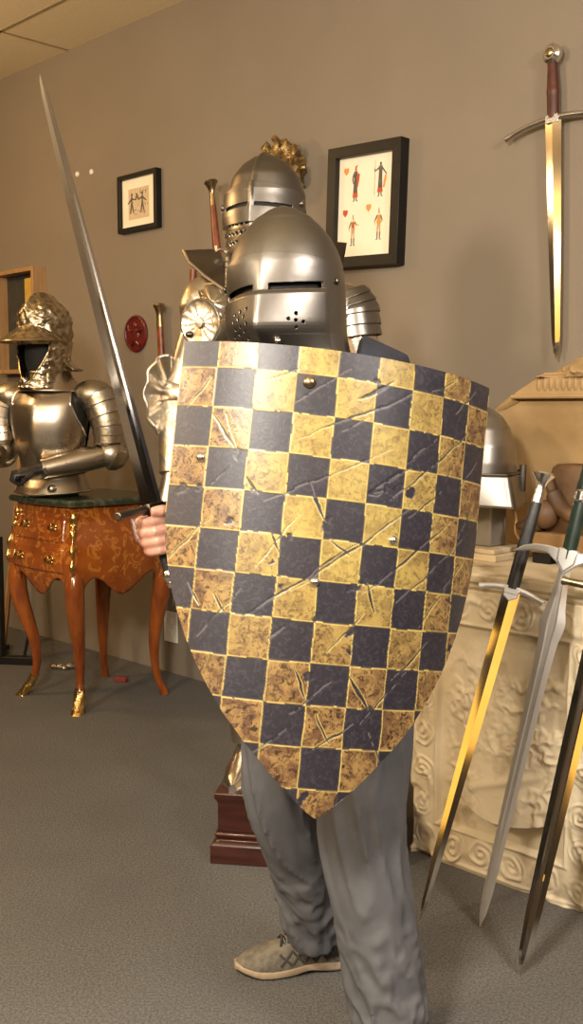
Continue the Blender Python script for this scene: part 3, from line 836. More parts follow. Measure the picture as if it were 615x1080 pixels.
mb = MB(); T = Matrix.Rotation(R(-20), 3, 'Z'); mb.box(p + V((0, 0, .012)), (.060, .028, .024), T)
mb.box(p + T @ V((.024, 0, .0125)), (.006, .030, .025), T)
tag(mb.build('red_carton', M['redbit'], bevel=.003), 'tiny dull red carton lying on the carpet under the chest', 'carton')
p = F(64, 706)
mb = MB()
for k, (dx, dy, r_) in enumerate([(0, 0, .022), (-.03, .01, .018), (.025, -.01, .017), (.045, .012, .022)]):
    mb.ell(p + V((dx, dy, r_ * .7)), (r_ * 1.3, r_, r_ * .7), n=14, m=8, fn=lambda q_: q_ * (1 + .25 * nz(q_.x * 90, q_.y * 90, q_.z * 90)))
tag(mb.build('crumpled_foil', M['steel_bright']), 'small crumpled silvery scrap on the carpet behind the chest front leg', 'scrap')
# ------------------------------------------------------------------ plinth and standing knight armour
KX, KY, KR = .055, 3.07, R(-9)
PH = .205
pl = empty('plinth', (KX, KY, 0), 'dark mahogany stepped plinth under the standing suit of armour', 'plinth', KR)
mb = MB(); rings = []
for z, o_ in ((0, .258), (.05, .258), (.058, .252), (.064, .240), (.072, .240), (.078, .247), (.086, .246), (.09, .238), (.17, .238), (.18, .241), (.19, .247), (PH, .247)):
    rings.append([V((sx * o_, sy * o_ * .85, z)) for sx, sy in ((-1, -1), (1, -1), (1, 1), (-1, 1))])
mb.loft(rings[:8]); mb.build('stepped_base', M['mahogany'], pl, bevel=.003)
mb = MB(); mb.loft(rings[7:]); mb.build('box', M['mahogany'], pl, bevel=.003)

kn = empty('suit_of_armor', (-.01, 3.11, PH), 'full suit of plate armour with visored helm standing behind the shield bearer', 'armour', KR)
KI = inv(kn)
def K(px, py, y): return KI @ Q(px, py, y)
# ---- helm
kc = K(281, 300, 3.10); KHX, KHY = kc.x, kc.y
KR2 = R(-8)
kh_a = [(0, .098), (.06, .100), (.13, .108), (.20, .116), (.27, .114), (.32, .096), (.355, .068), (.378, .034), (.385, .004)]
kh_f = [(0, .108), (.05, .125), (.11, .136), (.165, .136), (.21, .130), (.27, .120), (.32, .100), (.355, .070), (.378, .036), (.385, .004)]
kh_b = [(0, .10), (.10, .105), (.20, .132), (.27, .130), (.32, .106), (.355, .072), (.378, .036), (.385, .004)]
KZ0 = 2.022 - PH - .385
def khp(th, z, off=0.0):
    a, bf, bb = interp(kh_a, z) + off, interp(kh_f, z) + off, interp(kh_b, z) + off
    c, s = math.cos(th), math.sin(th)
    if c > 0:
        k = .30 if z < .25 else mix(.30, .05, sst(.25, .33, z))
        y = -bf * mix(c, 1 - abs(s), k)
    else: y = -bb * c
    x = a * s
    p = V((x, y, z))
    p += V((0, -1, .3)).normalized() * 0
    if z > .2:
        rdg = .007 * math.exp(-(x / .006) ** 2) * sst(.2, .26, z); p += V((0, 0, rdg)) if z > .36 else V((s, -c, .6)).normalized() * rdg
    return Matrix.Rotation(KR2, 3, 'Z') @ p + V((KHX, KHY, KZ0))
TH = lin(-PI, PI, 181)[:-1]
mb = MB(); mb.loft([[khp(t, z) for t in TH] for z in lin(.0, .385, 70)]); hs = mb.build('helm_skull', M['steel'], kn, angle=50)
KSL = 1.862 - PH - KZ0
def kslot(t, z): return .08 < abs(t) < .92 and abs(z - (KSL - .006 * t * t)) < .006
mb = MB()
mb.grid(lambda t, z: khp(t, z, .011 + (.004 if z < KSL - .006 else 0)), lin(-1.35, 1.35, 220), lin(KSL - .05, KSL + .062, 110), keep=lambda t, z: not kslot(t, z) and z < KSL + .062 - .02 * sst(.2, 1.3, abs(t)))
vs_ = mb.build('visor', M['steel'], kn, solid=.003)
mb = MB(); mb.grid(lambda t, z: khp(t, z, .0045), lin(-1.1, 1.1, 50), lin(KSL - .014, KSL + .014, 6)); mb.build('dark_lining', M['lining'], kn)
def kbre(t, z):
    for zz in (KSL - .050, KSL - .075, KSL - .10):
        if abs(z - zz) < .0042 and abs(t) < .85 and (abs(t) * 6.2) % 1 > .36: return True
    return False
mb = MB(); mb.grid(lambda t, z: khp(t, z, .006 + .005 * (math.sin((z - KSL) * 250) > .2)), lin(-1.45, 1.45, 260), lin(.0, KSL - .028, 130), keep=lambda t, z: not kbre(t, z))
bv = mb.build('bevor', M['steel_old'], kn, solid=.003)
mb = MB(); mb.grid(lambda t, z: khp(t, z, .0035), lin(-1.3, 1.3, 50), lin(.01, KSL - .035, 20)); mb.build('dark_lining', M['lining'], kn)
for t in (-1.2, 1.2):
    p_ = khp(t, KSL + .01, .012); mb = MB(); mb.ell(p_, (.008, .009, .009)); mb.build('visor_pivot', M['steel'], vs_)
p_ = khp(-1.0, KSL - .12, .012); mb = MB(); mb.tube(spline([p_, p_ + V((-.015, -.012, .008)), p_ + V((-.028, -.014, .004)), p_ + V((-.03, -.01, .018))], 16), .004, 8); mb.build('visor_hook', M['steel_bright'], bv)
# ---- torso
kt = [(.80, .150, .120), (.88, .165, .130), (.96, .150, .125), (1.02, .140, .125), (1.10, .160, .150), (1.22, .185, .165), (1.32, .195, .155), (1.40, .175, .125), (1.45, .12, .095), (1.49, .085, .085)]
TX, TY = KHX + .025, KHY + .0
def ktp(th, z, off=0):
    a = interp([(r[0], r[1]) for r in kt], z) + off; b = interp([(r[0], r[2]) for r in kt], z) + off
    return V((a * math.sin(th) + TX, -b * math.cos(th) * (1 if math.cos(th) > 0 else .85) + TY, z))
T64 = lin(-PI, PI, 73)[:-1]
mb = MB(); mb.loft([[ktp(t, z) for t in T64] for z in lin(1.0, 1.47, 40)]); mb.build('cuirass', M['steel_old'], kn)
for k in range(4):
    z1 = 1.02 - .055 * k
    mb = MB(); mb.grid(lambda t, z: V(((.145 + .02 * k + (z1 - z) * .35) * math.sin(t) + TX, -(.128 + .016 * k + (z1 - z) * .3) * math.cos(t) + TY, z)), lin(0, 2 * PI, 61)[:-1], [z1 - .065, z1 - .03, z1], wrap=True)
    mb.build('fauld_lame', M['steel_old'], kn, solid=.003)
mb = MB(); mb.grid(lambda t, r: V((math.sin(t) * mix(.092, .16, r ** 1.5) + TX, -math.cos(t) * mix(.10, .15, r ** 1.5) + TY - .02 * (1 - r), mix(KZ0 + .04, 1.40, r))), lin(0, 2 * PI, 73)[:-1], lin(0, 1, 16), wrap=True)
mb.build('gorget', M['steel_old'], kn, solid=.004)
# ---- shoulders and arms (image left then right)
for sx in (-1, 1):
    if sx < 0: sh, el = K(222, 328, 3.03), K(190, 418, 3.0)
    else: sh, el = K(368, 335, 3.10), K(396, 425, 3.08)
    wr = el + V((-sx * .06, -.16, -.20)) if sx > 0 else K(183, 500, 2.93)
    def emb(p_):
        d_ = math.atan2(p_.z, p_.x); return p_ * (1 + .015 * math.sin(9 * d_) * min(1, (V((p_.x, 0, p_.z)).length / .07)))
    if sx < 0:
        mb = MB(); mb.ell(sh, (.088, .085, .105), n=72, m=36, fn=emb); pa = mb.build('pauldron', M['steel_gilt'], kn, angle=60)
        # fluted chest wing of the shoulder plate, reaching to the helm
        ou = [K(px, py, yy) for px, py, yy in ((211, 304, 2.97), (222, 299, 2.96), (236, 303, 2.94), (241, 314, 2.92), (240, 326, 2.90), (235, 338, 2.885), (228.5, 347, 2.88), (223, 340, 2.88), (217, 327, 2.90), (212, 314, 2.94))]
        oc = sum(ou, V()) / len(ou); no = len(ou); ou = [spline([ou[k % no] for k in range(-1, no + 2)], 10 * (no + 2) + 1)[10 + k] for k in range(10 * no)]
        def dome(r): return [oc + (p_ - oc) * r + V((0, -.030 * (1 - r * r) + .003 * math.sin(k * .63) * r, 0)) for k, p_ in enumerate(ou)]
        mb = MB(); mb.loft([dome(r) for r in (1, .85, .65, .45, .25, .05)], caps=False); mb.build('pointed_wing', M['steel_gilt'], pa, solid=.004, angle=60)
        mb = MB(); mb.tube([ou[k % len(ou)] for k in range(len(ou) + 1)], .0035, 8); mb.build('gilt_edge', M['brass_old'], pa)
        # round rondel
        rc = K(213, 341, 2.90); T = Matrix.Translation(rc) @ Matrix.Rotation(R(-12), 4, 'Z') @ Matrix.Rotation(PI / 2, 4, 'X')
        mb = MB(); rings = []
        for r_, y_ in ((.002, .024), (.012, .022), (.014, .012), (.03, .012), (.052, .010), (.056, .013), (.060, .010), (.060, .004)):
            rings.append([T @ V((r_ * math.cos(2 * PI * j / 72), r_ * 1.12 * math.sin(2 * PI * j / 72), y_ + (.0007 * math.cos(14 * 2 * PI * j / 72) if .02 < r_ < .053 else 0))) for j in range(72)])
        mb.loft(rings); rn = mb.build('rondel', M['steel_gilt'], kn, angle=60)
        mb = MB(); mb.ell(T @ V((-.03, -.030, .016)), (.012, .01, .009)); mb.build('rondel_boss', M['steel_dark'], rn)
        wing = [K(193.5, 264, 3.06), K(200, 277, 3.02), K(216, 291, 2.97), K(236, 305, 2.92), K(239, 296, 2.94), K(240, 280, 3.0), K(229, 262.5, 3.10), K(210, 263, 3.10)]
    else:
        mb = MB(); mb.ell(sh + V((-.02, 0, .01)), (.080, .082, .090), n=56, m=28); pa = mb.build('pauldron', M['steel_old'], kn)
        lames([sh + V((-.01, -.005, .075)), sh + V((.008, 0, .02)), sh + V((.02, 0, -.06))], [.058, .078, .074], 5, M['steel'], pa, 'lame', .005)
        wing = [K(344, 254, 3.05), K(345.5, 259, 3.03), K(354, 279, 2.99), K(357, 291, 2.96), K(359, 287, 2.98), K(364, 268, 3.04), K(366, 256, 3.10), K(355, 257, 3.10)]
    c_ = sum(wing, V()) / len(wing)
    mb = MB(); bk_ = [p_ + V((0, .05, 0)) * (1 if i > 3 else .3) for i, p_ in enumerate(wing)]
    dent = [mix(p_, c_, .45) + V((0, .035, -.004)) for p_ in wing]
    n_ = len(wing)
    mb.loft([[V(p_) for p_ in wing], dent, [c_ + V((0, .04, -.004)) + (p_ - c_) * .02 for p_ in wing]], caps=True)
    wo = mb.build('haute_piece', M['steel_dark'], kn, angle=50, solid=.005)
    mb = MB(); mb.tube([wing[i] for i in ((0, 1, 2, 3) if sx < 0 else (0, 1, 2, 3))], .0045, 8); mb.build('bright_edge', M['steel_old'], wo)
    if sx > 0:
        mb = MB(); h0, h1 = K(344, 254, 3.035), K(357, 292, 2.945)
        for k in range(7): mb.cyl(mix(h0, h1, k / 7), mix(h0, h1, (k + .75) / 7), .0065, n=10)
        mb.build('hinge', M['steel_bright'], wo)
    else:
        mb = MB(); h0, h1 = K(239.5, 272, 2.93), K(239.5, 308, 2.88)
        for k in range(6): mb.cyl(mix(h0, h1, k / 6), mix(h0, h1, (k + .75) / 6), .0055, n=10)
        mb.build('hinge', M['steel_bright'], wo)
    mb = MB(); mb.tube([sh, mix(sh, el, .5), el], [.066, .060, .050], 28); mb.build('upper_arm_plate', M['steel_old'], kn)
    mb = MB(); mb.ell(el, (.056, .058, .060), n=36, m=20); co = mb.build('elbow_cop', M['steel_old'], kn)
    # scallop shell wing of the elbow
    def shell(a, r):
        rr = r * (.125 * (1 - .18 * abs(math.sin(a * .5))) + .006 * math.sin(a * 16) * r)
        return V((sx * (.052 + .03 * math.cos(a) * r - .026 * r * r * 0) + sx * rr * .30 * math.cos(a) * .6, -.055 * math.sin(PI * r / 2) * .5 + .004 * math.sin(a * 16) * r, rr * math.sin(a) * .95)) + V((0, -.02, 0)) + el
    def shell2(t, r):
        a = mix(-PI * .62, PI * .62, t)
        zz = .118 * math.sin(a) * r; yy = -.045 - .055 * math.cos(a) * r * .8; xx = sx * (.025 + .055 * math.cos(a) * r + .010 * math.sin(t * 40) * r * .4)
        return el + V((xx, yy + .05 * (1 - r), zz))
    mb = MB(); mb.grid(shell2, lin(0, 1, 90), lin(0, 1, 14)); mb.build('elbow_fan', M['steel_gilt'], co, solid=.004, angle=60)
    mb = MB(); mb.tube([el + (wr - el) * .12, mix(el, wr, .45), wr], [.050, .054, .040], 28); mb.build('forearm_plate', M['steel_gilt'] if sx < 0 else M['steel_old'], kn)
    glove(wr + (wr - el).normalized() * .02, wr - el, (0, -1, .2), kn, mt=M['steel_old'])
# ---- legs
for sx in (-1, 1):
    hp, kne, an = V((TX + sx * .095, TY, .86)), V((TX + sx * .105, TY - .02, .49)), V((TX + .01 + sx * .10, TY + .0, .09))
    mb = MB(); mb.tube([hp, mix(hp, kne, .5), kne], [.092, .086, .066], 28); mb.build('cuisse', M['steel_old'], kn)
    mb = MB(); mb.ell(kne + V((0, -.012, 0)), (.068, .068, .072), n=36, m=20)
    mb.lathe([(.075, 0), (.055, .012), (.01, .018)], 24, Matrix.Translation(kne + V((sx * .058, 0, 0))) @ Matrix.Rotation(sx * PI / 2, 4, 'Y')); mb.build('knee_cop', M['steel_old'], kn)
    mb = MB(); mb.tube([kne - V((0, 0, .05)), mix(kne, an, .35) + V((0, .012, 0)), an], [.060, .064, .045], 28); mb.build('greave', M['steel_old'], kn)
    mb = MB(); rings = []
    for t in lin(0, 1, 16):
        w_ = interp([(0, .034), (.25, .042), (.6, .050), (.85, .040), (1, .012)], t); h_ = interp([(0, .085), (.2, .10), (.4, .08), (.8, .045), (1, .02)], t); y_ = mix(.06, -.20, t)
        rings.append([an + V((w_ * math.cos(a), y_, -.09 + .001 + max(0, h_ * math.sin(a)) * (1 + .05 * math.sin(t * 40)))) for a in lin(0, 2 * PI, 25)[:-1]])
    mb.loft(rings); mb.build('sabaton', M['steel_bright'], kn)
# ------------------------------------------------------------------ the man
MO = V((.07, 2.15, 0))
man = empty('person', MO, 'person in grey trousers and running shoes, braced behind the chequered shield holding a sword', 'person')
def P(*a): return V(a) - MO
hemB, hemF = V((.052, 2.320, .088)), V((.205, 1.985, .03))
hipR, hipL = V((.005, 2.27, .86)), V((.165, 2.22, .86))
kneR, kneL = V((-.012, 2.20, .485)), V((.142, 2.06, .46))
# grip line of the sword
GT, GB = Q(161.5, 536, 2.0), Q(177, 603, 2.0)
ga = (GT - GB).normalized()
hx = V((1, 0, 0)); hx = (hx - ga * hx.dot(ga)).normalized(); hy = ga.cross(hx)      # hx: image right, hy: away
def G(u, w, h): return GT - ga * h + hx * u + hy * w - MO
body = MB()
def tb(pts, rad, n=20): body.tube([p - MO for p in pts], rad, n)
# torso, neck, head
rings = []
for z, cx_, cy_, a, b in ((.80, .085, 2.25, .13, .10), (.90, .085, 2.25, .165, .115), (1.0, .075, 2.24, .150, .105), (1.12, .06, 2.225, .160, .112), (1.24, .045, 2.21, .185, .118), (1.33, .03, 2.20, .185, .10), (1.385, .02, 2.19, .13, .08), (1.42, .01, 2.18, .065, .062)):
    rings.append([V((cx_ + a * math.cos(t), cy_ + b * math.sin(t), z)) - MO for t in lin(0, 2 * PI, 33)[:-1]])
body.loft(rings)
HC_ = V((-.008, 2.155, 1.545))
tb([V((.01, 2.18, 1.36)), V((.0, 2.165, 1.48))], [.062, .055])
hf = Matrix.Rotation(R(-18), 3, 'Z')
body.ell(HC_ - MO, (.072, .090, .108), hf, n=32, m=24)
body.ell(HC_ + hf @ V((0, -.03, -.055)) - MO, (.052, .060, .062), hf)
body.tube([HC_ + hf @ V((0, -.088, .012)) - MO, HC_ + hf @ V((0, -.104, -.018)) - MO, HC_ + hf @ V((0, -.096, -.032)) - MO], [.008, .013, .012], 10)
for sx in (-1, 1):
    body.ell(HC_ + hf @ V((sx * .073, .008, -.008)) - MO, (.010, .020, .030), hf, n=12, m=8)
    body.ell(HC_ + hf @ V((sx * .03, -.080, .018)) - MO, (.016, .012, .010), hf, n=12, m=8)
body.ell(HC_ + hf @ V((0, -.088, -.060)) - MO, (.024, .012, .009), hf, n=12, m=8)
# legs inside the trousers, feet inside the shoes
tb([hipR, kneR, hemB + V((0, .0, 0)), V((.10, 2.345, .05))], [.082, .055, .042, .034])
tb([hipL, kneL, hemF + V((0, 0, .03)), hemF + V((0, 0, .01))], [.082, .055, .042, .036])
# right arm down to the sword hand
shR, elR, wrR = V((-.135, 2.215, 1.335)), V((-.185, 2.30, 1.085)), G(.030, .068, .055) + MO
tb([shR + V((.05, 0, .0)), shR + V((.012, 0, -.02)), mix(shR, elR, .5), elR, mix(elR, wrR, .4), wrR], [.04, .046, .050, .042, .040, .027])
# left arm to the strap behind the shield
shL, elL, wrL = V((.180, 2.19, 1.372)), V((.245, 2.13, 1.09)), V((.06, 1.985, 1.07))
tb([shL, mix(shL, elL, .5), elL, mix(elL, wrL, .4), wrL], [.058, .050, .042, .040, .028])
# sword hand: palm, four unequal curled fingers, thumb
body.tube([G(.034, .072, .055), G(.022, .046, .050), G(.000, .032, .048), G(-.016, .022, .048)], [(.026, .030), (.020, .038), (.016, .040), (.012, .038)], 16, up=tuple(hy))
fl_ = [(.0195, 1.0, .0108), (.0395, 1.04, .0112), (.0590, 1.0, .0108), (.0770, .90, .0095)]
for h, k, r_ in fl_:
    body.tube([G(-.004, .030, h), G(-.0245 * k, .016, h), G(-.0305 * k, -.004, h + .001), G(-.0225 * k, -.0235, h + .002), G(-.001, -.0305, h + .003), G(.0165, -.0235, h + .004), G(.024, -.008, h + .004)],
              [r_, r_ * 1.06, r_ * .98, r_ * 1.0, r_ * .94, r_ * .9, r_ * .72], 12)
body.tube([G(.026, .050, .035), G(.034, .022, .020), G(.031, -.010, .012), G(.018, -.032, .006), G(.000, -.038, .003)], [.0165, .0150, .0128, .0118, .0085], 12)
# left hand closed on the strap
hl_d = (wrL - elL).normalized()
body.tube([wrL - MO, wrL + hl_d * .04 - MO, wrL + hl_d * .08 - MO], [(.026, .022), (.040, .019), (.038, .016)], 14, up=(0, 0, 1))
for k in range(4):
    zz = .030 - .020 * k; b = wrL + hl_d * .078 + V((0, 0, zz))
    body.tube([b - MO, b + hl_d * .030 + V((0, -.006, 0)) - MO, b + hl_d * .030 + V((.004, -.034, 0)) - MO, b + hl_d * .004 + V((0, -.038, 0)) - MO], [.0105, .0105, .010, .0085], 10)
b = wrL + hl_d * .03 + V((0, -.005, .035))
body.tube([b - MO, b + hl_d * .03 + V((0, -.02, .012)) - MO, b + hl_d * .045 + V((0, -.042, .004)) - MO], [.015, .013, .010], 10)
bo = body.build('body', M['skin'], man)
md = bo.modifiers.new('join', 'REMESH'); md.mode = 'VOXEL'; md.voxel_size = .0034; md.use_smooth_shade = True
md = bo.modifiers.new('smooth', 'SMOOTH'); md.iterations = 2; md.factor = .5

# shirt: torso and sleeves, one garment
sh = MB(); rings = []
for z, cx_, cy_, a, b in ((.84, .085, 2.25, .168, .125), (.95, .08, 2.245, .172, .125), (1.1, .06, 2.225, .178, .128), (1.24, .045, 2.21, .203, .132), (1.33, .03, 2.20, .198, .115), (1.385, .02, 2.19, .14, .092), (1.415, .012, 2.182, .082, .076)):
    rings.append([V((cx_ + a * math.cos(t) * (1 + .02 * fbm(3 * math.cos(t), z * 6, t)), cy_ + b * math.sin(t) * (1 + .02 * fbm(t, z * 5)), z)) - MO for t in lin(0, 2 * PI, 49)[:-1]])
sh.loft(rings)
sh.tube([p - MO for p in (shR + V((.09, 0, .02)), shR + V((.03, 0, .015)), shR + V((-.01, .004, -.03)), mix(shR, elR, .5), elR, mix(elR, wrR, .40))], [.06, .072, .074, .066, .057, .050], 24)
sh.ell(shR + V((.015, 0, .0)) - MO, (.076, .074, .078))
sh.tube([p - MO for p in (shL + V((-.05, 0, .01)), shL, mix(shL, elL, .5), elL, mix(elL, wrL, .45))], [.072, .072, .064, .056, .050], 24)
so = sh.build('shirt', M['shirt'], man)
md = so.modifiers.new('join', 'REMESH'); md.mode = 'VOXEL'; md.voxel_size = .008; md.use_smooth_shade = True
md = so.modifiers.new('smooth', 'SMOOTH'); md.iterations = 4

# trousers
tr = MB()
def legtube(path, rads, seed, n=64, m=120):
    C = spline(path, m); rings = []
    for i, c in enumerate(C):
        t = i / (m - 1); d = (C[min(i + 1, m - 1)] - C[max(i - 1, 0)]).normalized()
        x = V((1, 0, 0)); x = (x - d * x.dot(d)).normalized(); y = d.cross(x); r0 = interp(rads, t); ring = []
        for j in range(n):
            a = 2 * PI * j / n
            kn_ = math.exp(-((t - .52) / .12) ** 2); low = sst(.62, .98, t)
            w = .004 * fbm(1.5 * math.cos(a) + seed, 1.5 * math.sin(a), t * 3, 2)
            w += (.0025 + .005 * low + .004 * kn_) * (1 - min(1.4, abs(fbm(1.9 * math.cos(a + t * 2) + seed * 3, 1.9 * math.sin(a + t * 2), t * (3.2 + 3.2 * low) + .35 * math.sin(a * 2 + seed), 2)) * 3.4)) * 1.25
            w += .0010 * math.sin(t * 37 + 3.0 * math.sin(a + seed)) * low * (.5 + .5 * nz(a * .8, t * 6, seed))
            rr = r0 + w - .004
            ring.append(c + x * (rr * math.cos(a)) + y * (rr * 1.08 * math.sin(a)) - MO)
        rings.append(ring)
    tr.loft(rings)
legtube([hipR + V((.0, 0, .03)), mix(hipR, kneR, .5) + V((-.004, -.02, 0)), kneR, mix(kneR, hemB, .5) + V((.008, .012, 0)), hemB], [(0, .108), (.25, .104), (.5, .094), (.75, .084), (.93, .072), (1, .068)], 2.0)
legtube([hipL + V((0, 0, .03)), mix(hipL, kneL, .5) + V((.004, -.02, 0)), kneL, mix(kneL, hemF, .5) + V((.0, .006, 0)), hemF], [(0, .112), (.3, .098), (.5, .088), (.75, .082), (1, .078)], 7.0)
rings = []
for z, cx_, cy_, a, b in ((.78, .085, 2.245, .165, .118), (.86, .085, 2.25, .185, .130), (.95, .082, 2.247, .172, .122), (1.0, .078, 2.243, .162, .116)):
    rings.append([V((cx_ + a * math.cos(t), cy_ + b * math.sin(t), z)) - MO for t in lin(0, 2 * PI, 41)[:-1]])
tr.loft(rings)
to = tr.build('trousers', M['trouser'], man)
md = to.modifiers.new('join', 'REMESH'); md.mode = 'VOXEL'; md.voxel_size = .0042; md.use_smooth_shade = True
md = to.modifiers.new('smooth', 'SMOOTH'); md.iterations = 3

# running shoes
def shoe(heel, toe, name):
    heel, toe = V(heel), V(toe); d = (toe - heel); L = d.length; d.normalize(); s = d.cross(V((0, 0, 1)))
    wt = [(0, .020), (.04, .030), (.15, .036), (.35, .036), (.55, .043), (.72, .048), (.86, .042), (.95, .028), (1, .008)]
    ht = [(0, .075), (.06, .100), (.20, .108), (.30, .106), (.45, .092), (.62, .072), (.80, .058), (.92, .046), (1, .030)]
    zs = [(0, .030), (.1, .026), (.4, .028), (.62, .022), (.8, .022), (.92, .026), (1, .030)]
    up = MB(); rings = []
    for t in lin(0, 1, 40):
        w_, h_, z_ = interp(wt, t), interp(ht, t), interp(zs, t) - .004; ring = []
        for j in range(28):
            a = PI * j / 27; ca, sa = math.cos(a), math.sin(a)
            pw = .8
            ring.append(heel + d * (L * t) + s * (w_ * math.copysign(abs(ca) ** pw, ca) * (1 - .25 * sa * sa)) + V((0, 0, z_ + (h_ - z_) * abs(sa) ** .85)) - MO)
        rings.append(ring)
    up.loft(rings); u = up.build(name, M['shoe'], man, angle=60)
    so_ = MB(); rings = []
    for t in lin(-.012, 1.012, 44):
        tt = min(1, max(0, t)); w_ = interp(wt, tt) + .005; z1 = interp(zs, tt); z0 = .001 + .012 * sst(.80, 1.0, tt) + .008 * math.exp(-((tt - .42) / .10) ** 2) + .006 * sst(.08, 0, tt)
        ring = []
        for j in range(16):
            a = 2 * PI * j / 16; ca, sa = math.cos(a), math.sin(a)
            ring.append(heel + d * (L * t) + s * (w_ * math.copysign(abs(ca) ** .5, ca)) + V((0, 0, (z0 + z1) / 2 + (z1 - z0) / 2 * math.copysign(abs(sa) ** .5, sa))) - MO)
        rings.append(ring)
    so_.loft(rings); so_.build('sole', M['sole'], u, angle=50)
    col_ = MB(); c0 = heel + d * (.052) + V((0, 0, .096)) - MO
    col_.tube([c0 + d * (.044 * math.cos(a)) + s * (.034 * math.sin(a)) + V((0, 0, .006 * math.cos(a) * -1)) for a in lin(0, 2 * PI, 32)], .009, 10); col_.build('collar', M['black'], u)
    for k in range(5):
        t = .34 + .065 * k; w_ = .020; z_ = interp(ht, t) + .001
        la = MB(); q0 = heel + d * (L * t) - MO
        la.tube([q0 - s * w_ + V((0, 0, z_ - .012)), q0 - s * w_ * .4 + V((0, 0, z_ + .001)) + d * .004, q0 + s * w_ * .4 + V((0, 0, z_ + .001)) + d * .008, q0 + s * w_ + V((0, 0, z_ - .012)) + d * .012], .0040, 8)
        la.tube([q0 - s * w_ + V((0, 0, z_ - .012)) + d * .012, q0 + V((0, 0, z_ + .003)) + d * .006, q0 + s * w_ + V((0, 0, z_ - .012))], .0040, 8)
        la.build('lace', M['black'], u)
    q0 = heel + d * (L * .33) + V((0, 0, interp(ht, .33) + .004)) - MO
    la = MB()
    for sg in (-1, 1):
        la.tube(spline([q0, q0 + s * sg * .02 + V((0, 0, .012)) - d * .006, q0 + s * sg * .034 + V((0, 0, -.004)) + d * .01, q0 + s * sg * .012 + d * .006 + V((0, 0, .002))], 16), .0028, 8)
        la.tube(spline([q0, q0 + s * sg * .018 + d * .02, q0 + s * sg * .036 + d * .03 + V((0, 0, -.02))], 12), .0028, 8)
    la.build('lace', M['black'], u)
    for sg in (-1, 1):                                  # darker side overlays
        ov = MB()
        for k in range(4):
            pts = []
            for v_ in lin(0, 1, 8):
                t = .26 + .10 * k + .10 * v_; w_ = interp(wt, t); z_ = mix(.084 - .009 * k, .030, v_); hh = (z_ - .022) / (interp(ht, t) - .022)
                sa = max(0, min(.98, hh)) ** (1 / .85); ca = math.sqrt(1 - sa * sa)
                pts.append(heel + d * (L * t) + s * (sg * (w_ * ca ** .8 * (1 - .25 * sa * sa) + .0005)) + V((0, 0, z_)) - MO)
            ov.tube(pts, (.0030, .0016), 6, up=tuple(d))
            pts2 = []
            for v_ in lin(0, 1, 8):
                t = .36 + .10 * k - .10 * v_; w_ = interp(wt, t); z_ = mix(.074 - .007 * k, .030, v_); hh = (z_ - .022) / (interp(ht, t) - .022)
                sa = max(0, min(.98, hh)) ** (1 / .85); ca = math.sqrt(1 - sa * sa)
                pts2.append(heel + d * (L * t) + s * (sg * (w_ * ca ** .8 * (1 - .25 * sa * sa) + .0005)) + V((0, 0, z_)) - MO)
            ov.tube(pts2, (.0030, .0016), 6, up=tuple(d))
        ov.build('side_webbing', M['boxback'], u)
sk = MB(); sk.tube([hemB + V((.02, .01, .05)) - MO, hemB + V((.035, .018, .0)) - MO, V((.10, 2.345, .055)) - MO], [.050, .051, .047], 20); sk.build('sock', M['sock'], man)
F0 = F(249, 1026); dirB = (V((.135, 2.355, 0)) - F0).normalized()
shoe(F0 + dirB * .285, F0, 'shoe')
shoe((.215, 2.045, 0), (.165, 1.775, 0), 'shoe')

# ------------------------------------------------------------------ the man's helmet
HR = Matrix.Rotation(R(4), 4, 'Y') if False else Matrix.Rotation(R(-2), 4, 'Y')
hm_M = Matrix.Translation(V((-.006, 2.15, 1.372))) @ HR @ Matrix.Rotation(R(-21), 4, 'Z')
gh = empty('great_bascinet', (0, 0, 0), 'smooth pointed steel helmet with slit visor worn by the shield bearer', 'helmet', M=hm_M)
ha_ = [(0, .140), (.03, .126), (.07, .119), (.12, .119), (.17, .119), (.21, .115), (.25, .101), (.28, .081), (.305, .056), (.322, .028), (.330, .004)]
hf_ = [(0, .118), (.03, .128), (.06, .146), (.078, .158), (.10, .153), (.15, .137), (.19, .128), (.22, .119), (.25, .103), (.28, .081), (.305, .055), (.322, .028), (.330, .004)]
hb_ = [(0, .150), (.05, .138), (.12, .136), (.19, .135), (.23, .124), (.26, .105), (.29, .074), (.31, .047), (.322, .028), (.330, .004)]
def smooth_tab(tab, z):
    return (interp(tab, z - .012) + interp(tab, z - .006) + interp(tab, z) + interp(tab, z + .006) + interp(tab, z + .012)) / 5 if .0 < z < .30 else interp(tab, z)
def hp_(th, z, off=0.0):
    a, bf, bb = smooth_tab(ha_, z) + off, smooth_tab(hf_, z) + off, smooth_tab(hb_, z) + off
    c, s = math.cos(th), math.sin(th)
    if c > 0:
        k = interp([(0, .30), (.07, .50), (.15, .42), (.21, .16), (.26, .06)], z)
        sm = math.sqrt(s * s + .0016); y = -bf * mix(c, 1.0 - (sm - .04), k)
    else: y = -bb * c
    return V((a * s, y, z))
SLZ = .158
TH = lin(-PI, PI, 241)[:-1]
zz = lin(0, .20, 60) + lin(.203, .322, 50) + [.326, .330]
brow = lambda t: SLZ + .068 - .012 * t * t
mb = MB(); mb.grid(lambda t, z: hp_(t, z), TH, zz, wrap=True, keep=lambda t, z: not (abs((t + PI) % (2 * PI) - PI) < .98 and .04 < z < SLZ + .03))
sk_ = mb.build('skull', M['steel'], gh, angle=60, solid=.002)
sl_ = lambda t: SLZ - .012 * t * t if t < 0 else SLZ + .004 * t
def hslot(t, z):
    a = abs(t)
    if (.13 < t < .98 or -.95 < t < -.13) and abs(z - sl_(t)) < .0062: return True
    return False
holes = [(.50, .098), (.42, .092), (.50, .085), (.58, .083), (.49, .072)]
holes = [(.52, .106), (.42, .096), (.52, .093), (.62, .090), (.52, .080)]
